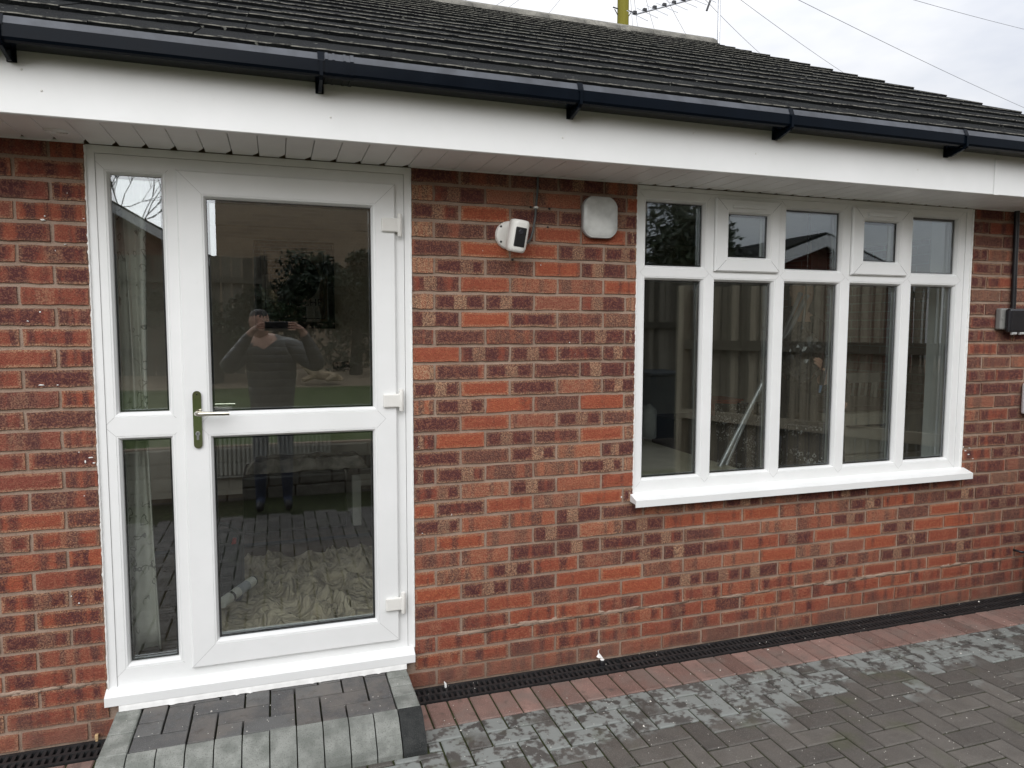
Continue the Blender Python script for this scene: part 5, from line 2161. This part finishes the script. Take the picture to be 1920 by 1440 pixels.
mb.tube([(hp.x - .052, HY - 0.022, hp.z - .085), (hp.x - .064, HY - 0.026, hp.z - .125)], [.009, .006], 10)
mb.build('nozzle', simple('blue_nozzle', (.10, .20, .34), .4), root)
mb = MB()
mb.tube([(hp.x - .01, HY - 0.015, hp.z + .076), (hp.x + .022, HY - 0.018, hp.z + .080)], .010, 10)
mb.build('end_cap', ALU, root)

# ================================================================== the garden behind the camera (seen in the glass)
LZ0, LZ1 = .46, .86
LY0, LY1 = -3.95, -8.3
mb = MB()
mb.add([(-14, LY0, LZ0), (3.4, LY0, LZ0), (3.4, LY1 + 1.2, LZ1 - .1), (-14, LY1 + 1.2, LZ1 - .1)], [(0, 3, 2, 1)])
mb.add([(-14, LY0, -.05), (3.4, LY0, -.05), (3.4, LY1 + 1.2, -.05), (-14, LY1 + 1.2, -.05)], [(0, 1, 2, 3)])
mb.add([(3.4, LY0, -.05), (3.4, LY0, LZ0), (3.4, LY1 + 1.2, LZ1 - .1), (3.4, LY1 + 1.2, -.05)], [(0, 1, 2, 3)])
tag(mb.build('lawn', LAWN), None, None, None, 'structure')
mb = MB()
mb.add([(-14, LY1 + 1.2, LZ1 - .1), (14, LY1 + 1.2, LZ1 - .1), (14, LY1 - .4, LZ1 + .06), (-14, LY1 - .4, LZ1 + .06), (-14, LY1 + 1.2, -.05), (14, LY1 + 1.2, -.05), (14, LY1 - .4, -.05), (-14, LY1 - .4, -.05)],
       [(0, 1, 2, 3), (4, 7, 6, 5), (0, 4, 5, 1), (1, 5, 6, 2), (2, 6, 7, 3), (3, 7, 4, 0)])
tag(mb.build('gravel_bed', GRAVEL), None, None, None, 'structure')
# retaining wall of rough stones
rw = MB()
rw.box(-14, 3.45, LY0 - .02, LY0 + .05, -.05, LZ0 + .03)
rwo = tag(rw.build('retaining_wall', MOR), 'low stone retaining wall along the lawn, mirrored in the lower door pane', 'wall')
rnd = random.Random(12)
z = -.02
for c_ in range(4):
    x = -4.5 + rnd.uniform(0, .3)
    while x < 3.3:
        w = rnd.uniform(.25, .48)
        st = MB()
        st.box(x + .006, x + w - .006, LY0 + .04, LY0 + .085 + rnd.uniform(0, .02), z + .006, z + .119, 0, .012)
        st.build('stone', STONE, rwo, org=(x + w / 2, LY0 + .06, z + .06))
        x += w
    z += .125


def fence(name, A, B, z0a, z0b, h, mat, label, nb, rails, gap=.016, front=1):
    A, B = Vector((*A, 0)), Vector((*B, 0))
    root = empty(name, ((A.x + B.x) / 2, (A.y + B.y) / 2, min(z0a, z0b)), label, 'fence')
    t = (B - A).normalized()
    nrm = Vector((-t.y, t.x, 0)) * front
    L_ = (B - A).length
    w = L_ / nb
    rr = random.Random(nb)
    for k in range(nb):
        a = A + t * (w * k + gap / 2)
        b = A + t * (w * (k + 1) - gap / 2)
        zz = z0a + (z0b - z0a) * (k + .5) / nb
        hh = h + rr.uniform(-.012, .012)
        o1_, o2_ = rr.uniform(-.006, .002), rr.uniform(.006, .014)
        mb = MB()
        vs = []
        for p, o in ((a, o1_), (b, o2_)):
            for zq in (zz, zz + hh):
                vs += [p - nrm * .018 + Vector((0, 0, zq)), p + nrm * (o - .010) + Vector((0, 0, zq))]
        mb.add(vs, [(0, 1, 3, 2), (4, 6, 7, 5), (0, 4, 5, 1), (2, 3, 7, 6), (1, 5, 7, 3), (0, 2, 6, 4)])
        c = (a + b) / 2
        mb.build('board', mat, root, org=(c.x, c.y, zz))
    for rz in rails:
        mb = MB()
        vs = []
        for p, zq in ((A, z0a), (B, z0b)):
            for dz in (-.045, .045):
                vs += [p + nrm * .012 + Vector((0, 0, zq + rz + dz)), p + nrm * .055 + Vector((0, 0, zq + rz + dz))]
        mb.add(vs, [(0, 1, 3, 2), (4, 6, 7, 5), (0, 4, 5, 1), (2, 3, 7, 6), (1, 5, 7, 3), (0, 2, 6, 4)])
        mb.build('rail', mat, root)
    npst = max(2, int(L_ / 1.9) + 1)
    for k in range(npst):
        p = A.lerp(B, k / (npst - 1))
        zz = z0a + (z0b - z0a) * k / (npst - 1)
        mb = MB()
        mb.box(p.x - .05, p.x + .05, p.y - .05, p.y + .05, zz - .04, zz + h + .03, 0, .004)
        mb.build('post', mat, root)
    return root


fence('board_fence', (3.84, -3.10), (5.02, -.28), -.02, -.02, 1.98, FENCE, 'close-boarded fence with rails mirrored in the lower window panes', 31, (.10, .76, 1.44), front=1)
fence('board_fence', (4.3, -6.3), (8.8, -6.9), .3, .3, 2.05, FENCE2, 'greyer board fence farther back mirrored in the leftmost window pane', 45, (.55, 1.33), front=1)
fence('board_fence', (-9.0, LY1), (-.15, LY1), LZ1, LZ1, 1.75, FENCE2, 'tall board fence behind the gravel bed, mirrored in the door', 59, (.35, 1.4), front=1)

# wheeled bin in front of the near fence
BX, BY = 5.05, -5.75
root = empty('wheeled_bin', (BX, BY, 0), 'dark wheeled bin before the fence, mirrored between the left window panes', 'bin')
mb = MB()
vs = []
for (z, w, d) in ((.06, .20, .24), (.92, .27, .32)):
    vs += [(BX - w, BY - d, z), (BX + w, BY - d, z), (BX + w, BY + d, z), (BX - w, BY + d, z)]
mb.add(vs, [(0, 3, 2, 1), (4, 5, 6, 7)] + [(k, (k + 1) % 4, 4 + (k + 1) % 4, 4 + k) for k in range(4)])
BIN = simple('bin_plastic', (.016, .024, .034), .5)
mb.build('tub', BIN, root)
mb = MB()
mb.box(BX - .29, BX + .29, BY - .34, BY + .34, .925, .985, 0, .02)
mb.build('lid', BIN, root)
for dx in (-.2, .2):
    mb = MB()
    mb.lathe([(.10, -.025), (.10, .025)], (BX + dx, BY - .27, .099), 0, 18)
    mb.build('wheel', BLK, root)


def gabled(name, x0, x1, yf, yb, eave, peak, wallmat, label, ridge_along_y=True, z0=0.0):
    root = empty(name, ((x0 + x1) / 2, (yf + yb) / 2, z0), label, 'house')
    mb = MB()
    xm = (x0 + x1) / 2
    vs = []
    for y in (yf, yb):
        vs += [(x0, y, z0 - .05), (x1, y, z0 - .05), (x1, y, eave), (xm, y, peak), (x0, y, eave)]
    mb.add(vs, [(0, 1, 2, 3, 4), (9, 8, 7, 6, 5), (0, 4, 9, 5), (1, 6, 7, 2), (0, 5, 6, 1)])
    mb.build('wall', wallmat, root)
    for sd in (-1, 1):
        xe = x0 - .3 if sd < 0 else x1 + .3
        ze = eave - .3 * (peak - eave) / (xm - x0)
        mb = MB()
        vs = []
        for y in (yf + .25, yb - .25):
            vs += [(xe, y, ze + .05), (xm, y, peak + .05), (xm, y, peak + .17), (xe, y, ze + .17)]
        mb.add(vs, [(0, 1, 2, 3), (7, 6, 5, 4), (0, 4, 5, 1), (1, 5, 6, 2), (2, 6, 7, 3), (3, 7, 4, 0)])
        rf_ = mb.build('roof_slope', TILE, root)
        mb = MB()
        vs = []
        for y in (yf + .252, yf + .275):
            vs += [(xe, y, ze - .08), (xm, y, peak - .08), (xm, y, peak + .12), (xe, y, ze + .12)]
        mb.add(vs, [(0, 1, 2, 3), (7, 6, 5, 4), (0, 4, 5, 1), (1, 5, 6, 2), (2, 6, 7, 3), (3, 7, 4, 0)])
        mb.build('barge_board', UP, rf_)
    return root


gabled('neighbour_house', -1.15, 9.0, -13.2, -20, 5.6, 8.2, NBRICK, 'tall brown brick house end mirrored in the upper door pane')
gabled('neighbour_house', -8.6, -1.5, -14.5, -22, 3.1, 5.1, NBRICK2, 'low house with white barge board mirrored in the side pane')
gabled('neighbour_garage', 6.9, 11.6, -7.5, -13, 2.25, 3.1, NBRICK2, 'low garage gable with white barge boards mirrored in the upper window panes')


def bare_tree(name, x, y, z, h, seed, label):
    rr = random.Random(seed)
    root = empty(name, (x, y, z), label, 'tree')
    mb = MB()
    mb.tube([(x, y, z - .05), (x + .05, y, z + h * .2), (x, y + .05, z + h * .38)], [.13, .10, .085], 10)
    mb.build('trunk', BARK, root)
    cw = MB()

    def grow(p, d, l, r, dep):
        q = p + d * l
        mid_ = (p + q) / 2 + Vector((rr.uniform(-1, 1), rr.uniform(-1, 1), rr.uniform(-1, 1))) * l * .08
        cw.tube([p, mid_, q], [r, r * .85, r * .7], 5 if dep > 1 else 3, cap=False)
        if dep == 0:
            return
        for _ in range(rr.choice((2, 3, 3))):
            nd = (d + Vector((rr.uniform(-1, 1), rr.uniform(-1, 1), rr.uniform(-.35, .8))) * .75).normalized()
            grow(q, nd, l * rr.uniform(.62, .85), r * .62, dep - 1)
    for k in range(6):
        a = k * 1.05 + rr.uniform(-.3, .3)
        grow(Vector((x, y, z + h * (.30 + .012 * k))), Vector((math.cos(a) * .55, math.sin(a) * .55, .8)).normalized(), h * .17, .036, 6)
    cw.build('crown', BARK, root, fix=False)
    return root


def leafy(name, x, y, z, rx, ry, rz, n, size, seed, label, mat=None, low=.1):
    rr = random.Random(seed)
    root = empty(name, (x, y, z), label, 'tree')
    mb = MB()
    mb.tube([(x, y, z - .05), (x + .03, y, z + rz * .8), (x, y, z + rz * 1.5)], [.10, .08, .03], 8)
    mb.build('trunk', BARK, root)
    vs, fs = [], []
    cl = [(Vector((rr.gauss(0, .45), rr.gauss(0, .45), rr.gauss(0, .45))), rr.uniform(.18, .42)) for _ in range(34)]
    for k in range(n):
        c, r = rr.choice(cl)
        d = Vector((rr.gauss(0, 1), rr.gauss(0, 1), rr.gauss(0, 1))).normalized() * r * rr.uniform(.5, 1.05)
        q = c + d
        p = Vector((x + q.x * rx, y + q.y * ry, z + rz * 1.35 + q.z * rz))
        if p.z < z + low:
            continue
        a = Vector((rr.gauss(0, 1), rr.gauss(0, 1), rr.gauss(0, 1))).normalized() * size * rr.uniform(.6, 1.3)
        b = Vector((rr.gauss(0, 1), rr.gauss(0, 1), rr.gauss(0, 1))).normalized() * size * .5
        o = len(vs)
        vs += [p - a, p + b, p + a, p - b]
        fs.append((o, o + 1, o + 2, o + 3))
    cw = MB()
    cw.add(vs, fs)
    cw.build('crown', mat or LEAF, root, fix=False)
    return root


bare_tree('bare_tree', -4.4, -17.5, .0, 8.0, 5, 'bare winter tree mirrored at the top of the side pane')
bare_tree('bare_tree', 13.4, -6.0, .0, 6.5, 9, 'bare winter tree mirrored in the right upper window panes')
leafy('evergreen_tree', 6.7, -8.1, .2, 1.9, 1.4, 1.75, 11000, .07, 3, 'dense dark evergreen mirrored in the top left window pane', low=1.95)
leafy('evergreen_tree', 8.1, -10.2, .0, .9, .9, 1.6, 5000, .09, 4, 'dark conifer mirrored in the first vent pane', low=1.9)
leafy('evergreen_shrub', -.8, -7.6, LZ1 - .05, .7, .5, .62, 4000, .045, 6, 'dark shrub on the gravel bed mirrored in the left of the door pane')
leafy('evergreen_shrub', 1.15, -8.1, LZ1 - .05, 1.25, .5, .85, 14000, .05, 7, 'spreading shrub on the gravel bed mirrored in the right of the door pane')

# reclining stone lion on the gravel
lx, ly, lz = .48, -7.25, LZ1 - .045
J = {'pelvis': ((lx + .36, ly, lz + .13), (.10, .12)), 'belly': ((lx + .20, ly, lz + .14), (.085, .10)), 'chest': ((lx, ly, lz + .20), (.11, .12)), 'mane': ((lx - .06, ly, lz + .32), (.13, .13)),
     'head': ((lx - .12, ly + .02, lz + .40), (.085, .09)), 'muzzle': ((lx - .20, ly + .04, lz + .37), (.045, .045)), 'rump': ((lx + .48, ly, lz + .10), (.08, .10)),
     'tail': ((lx + .60, ly + .05, lz + .05), .025), 'tailtip': ((lx + .52, ly + .2, lz + .04), .03)}
E_ = [('pelvis', 'belly'), ('belly', 'chest'), ('chest', 'mane'), ('mane', 'head'), ('head', 'muzzle'), ('pelvis', 'rump'), ('rump', 'tail'), ('tail', 'tailtip')]
for s_ in (-1, 1):
    k = 'l' if s_ < 0 else 'r'
    J['shoulder' + k] = ((lx - .02, ly + .10 * s_, lz + .13), .06)
    J['paw' + k] = ((lx - .22, ly + .10 * s_, lz + .045), .045)
    J['thigh' + k] = ((lx + .40, ly + .13 * s_, lz + .10), .075)
    J['hock' + k] = ((lx + .24, ly + .17 * s_, lz + .045), .04)
    J['ear' + k] = ((lx - .09, ly + .07 * s_, lz + .49), .022)
    E_ += [('chest', 'shoulder' + k), ('shoulder' + k, 'paw' + k), ('pelvis', 'thigh' + k), ('thigh' + k, 'hock' + k), ('head', 'ear' + k)]
J = {k: ((lx + (p[0] - lx) * .68, ly + (p[1] - ly) * .68, lz + (p[2] - lz) * .68), tuple(q * .68 for q in r) if isinstance(r, tuple) else r * .68) for k, (p, r) in J.items()}
st = figure('lion_statue', J, E_, {k: 0 for k in J}, [simple('buff_stone', (.42, .31, .20), .9, var=.2, bump=.4)], 'buff stone lion lying on the gravel, mirrored in the door', None)
st['category'] = 'statue'
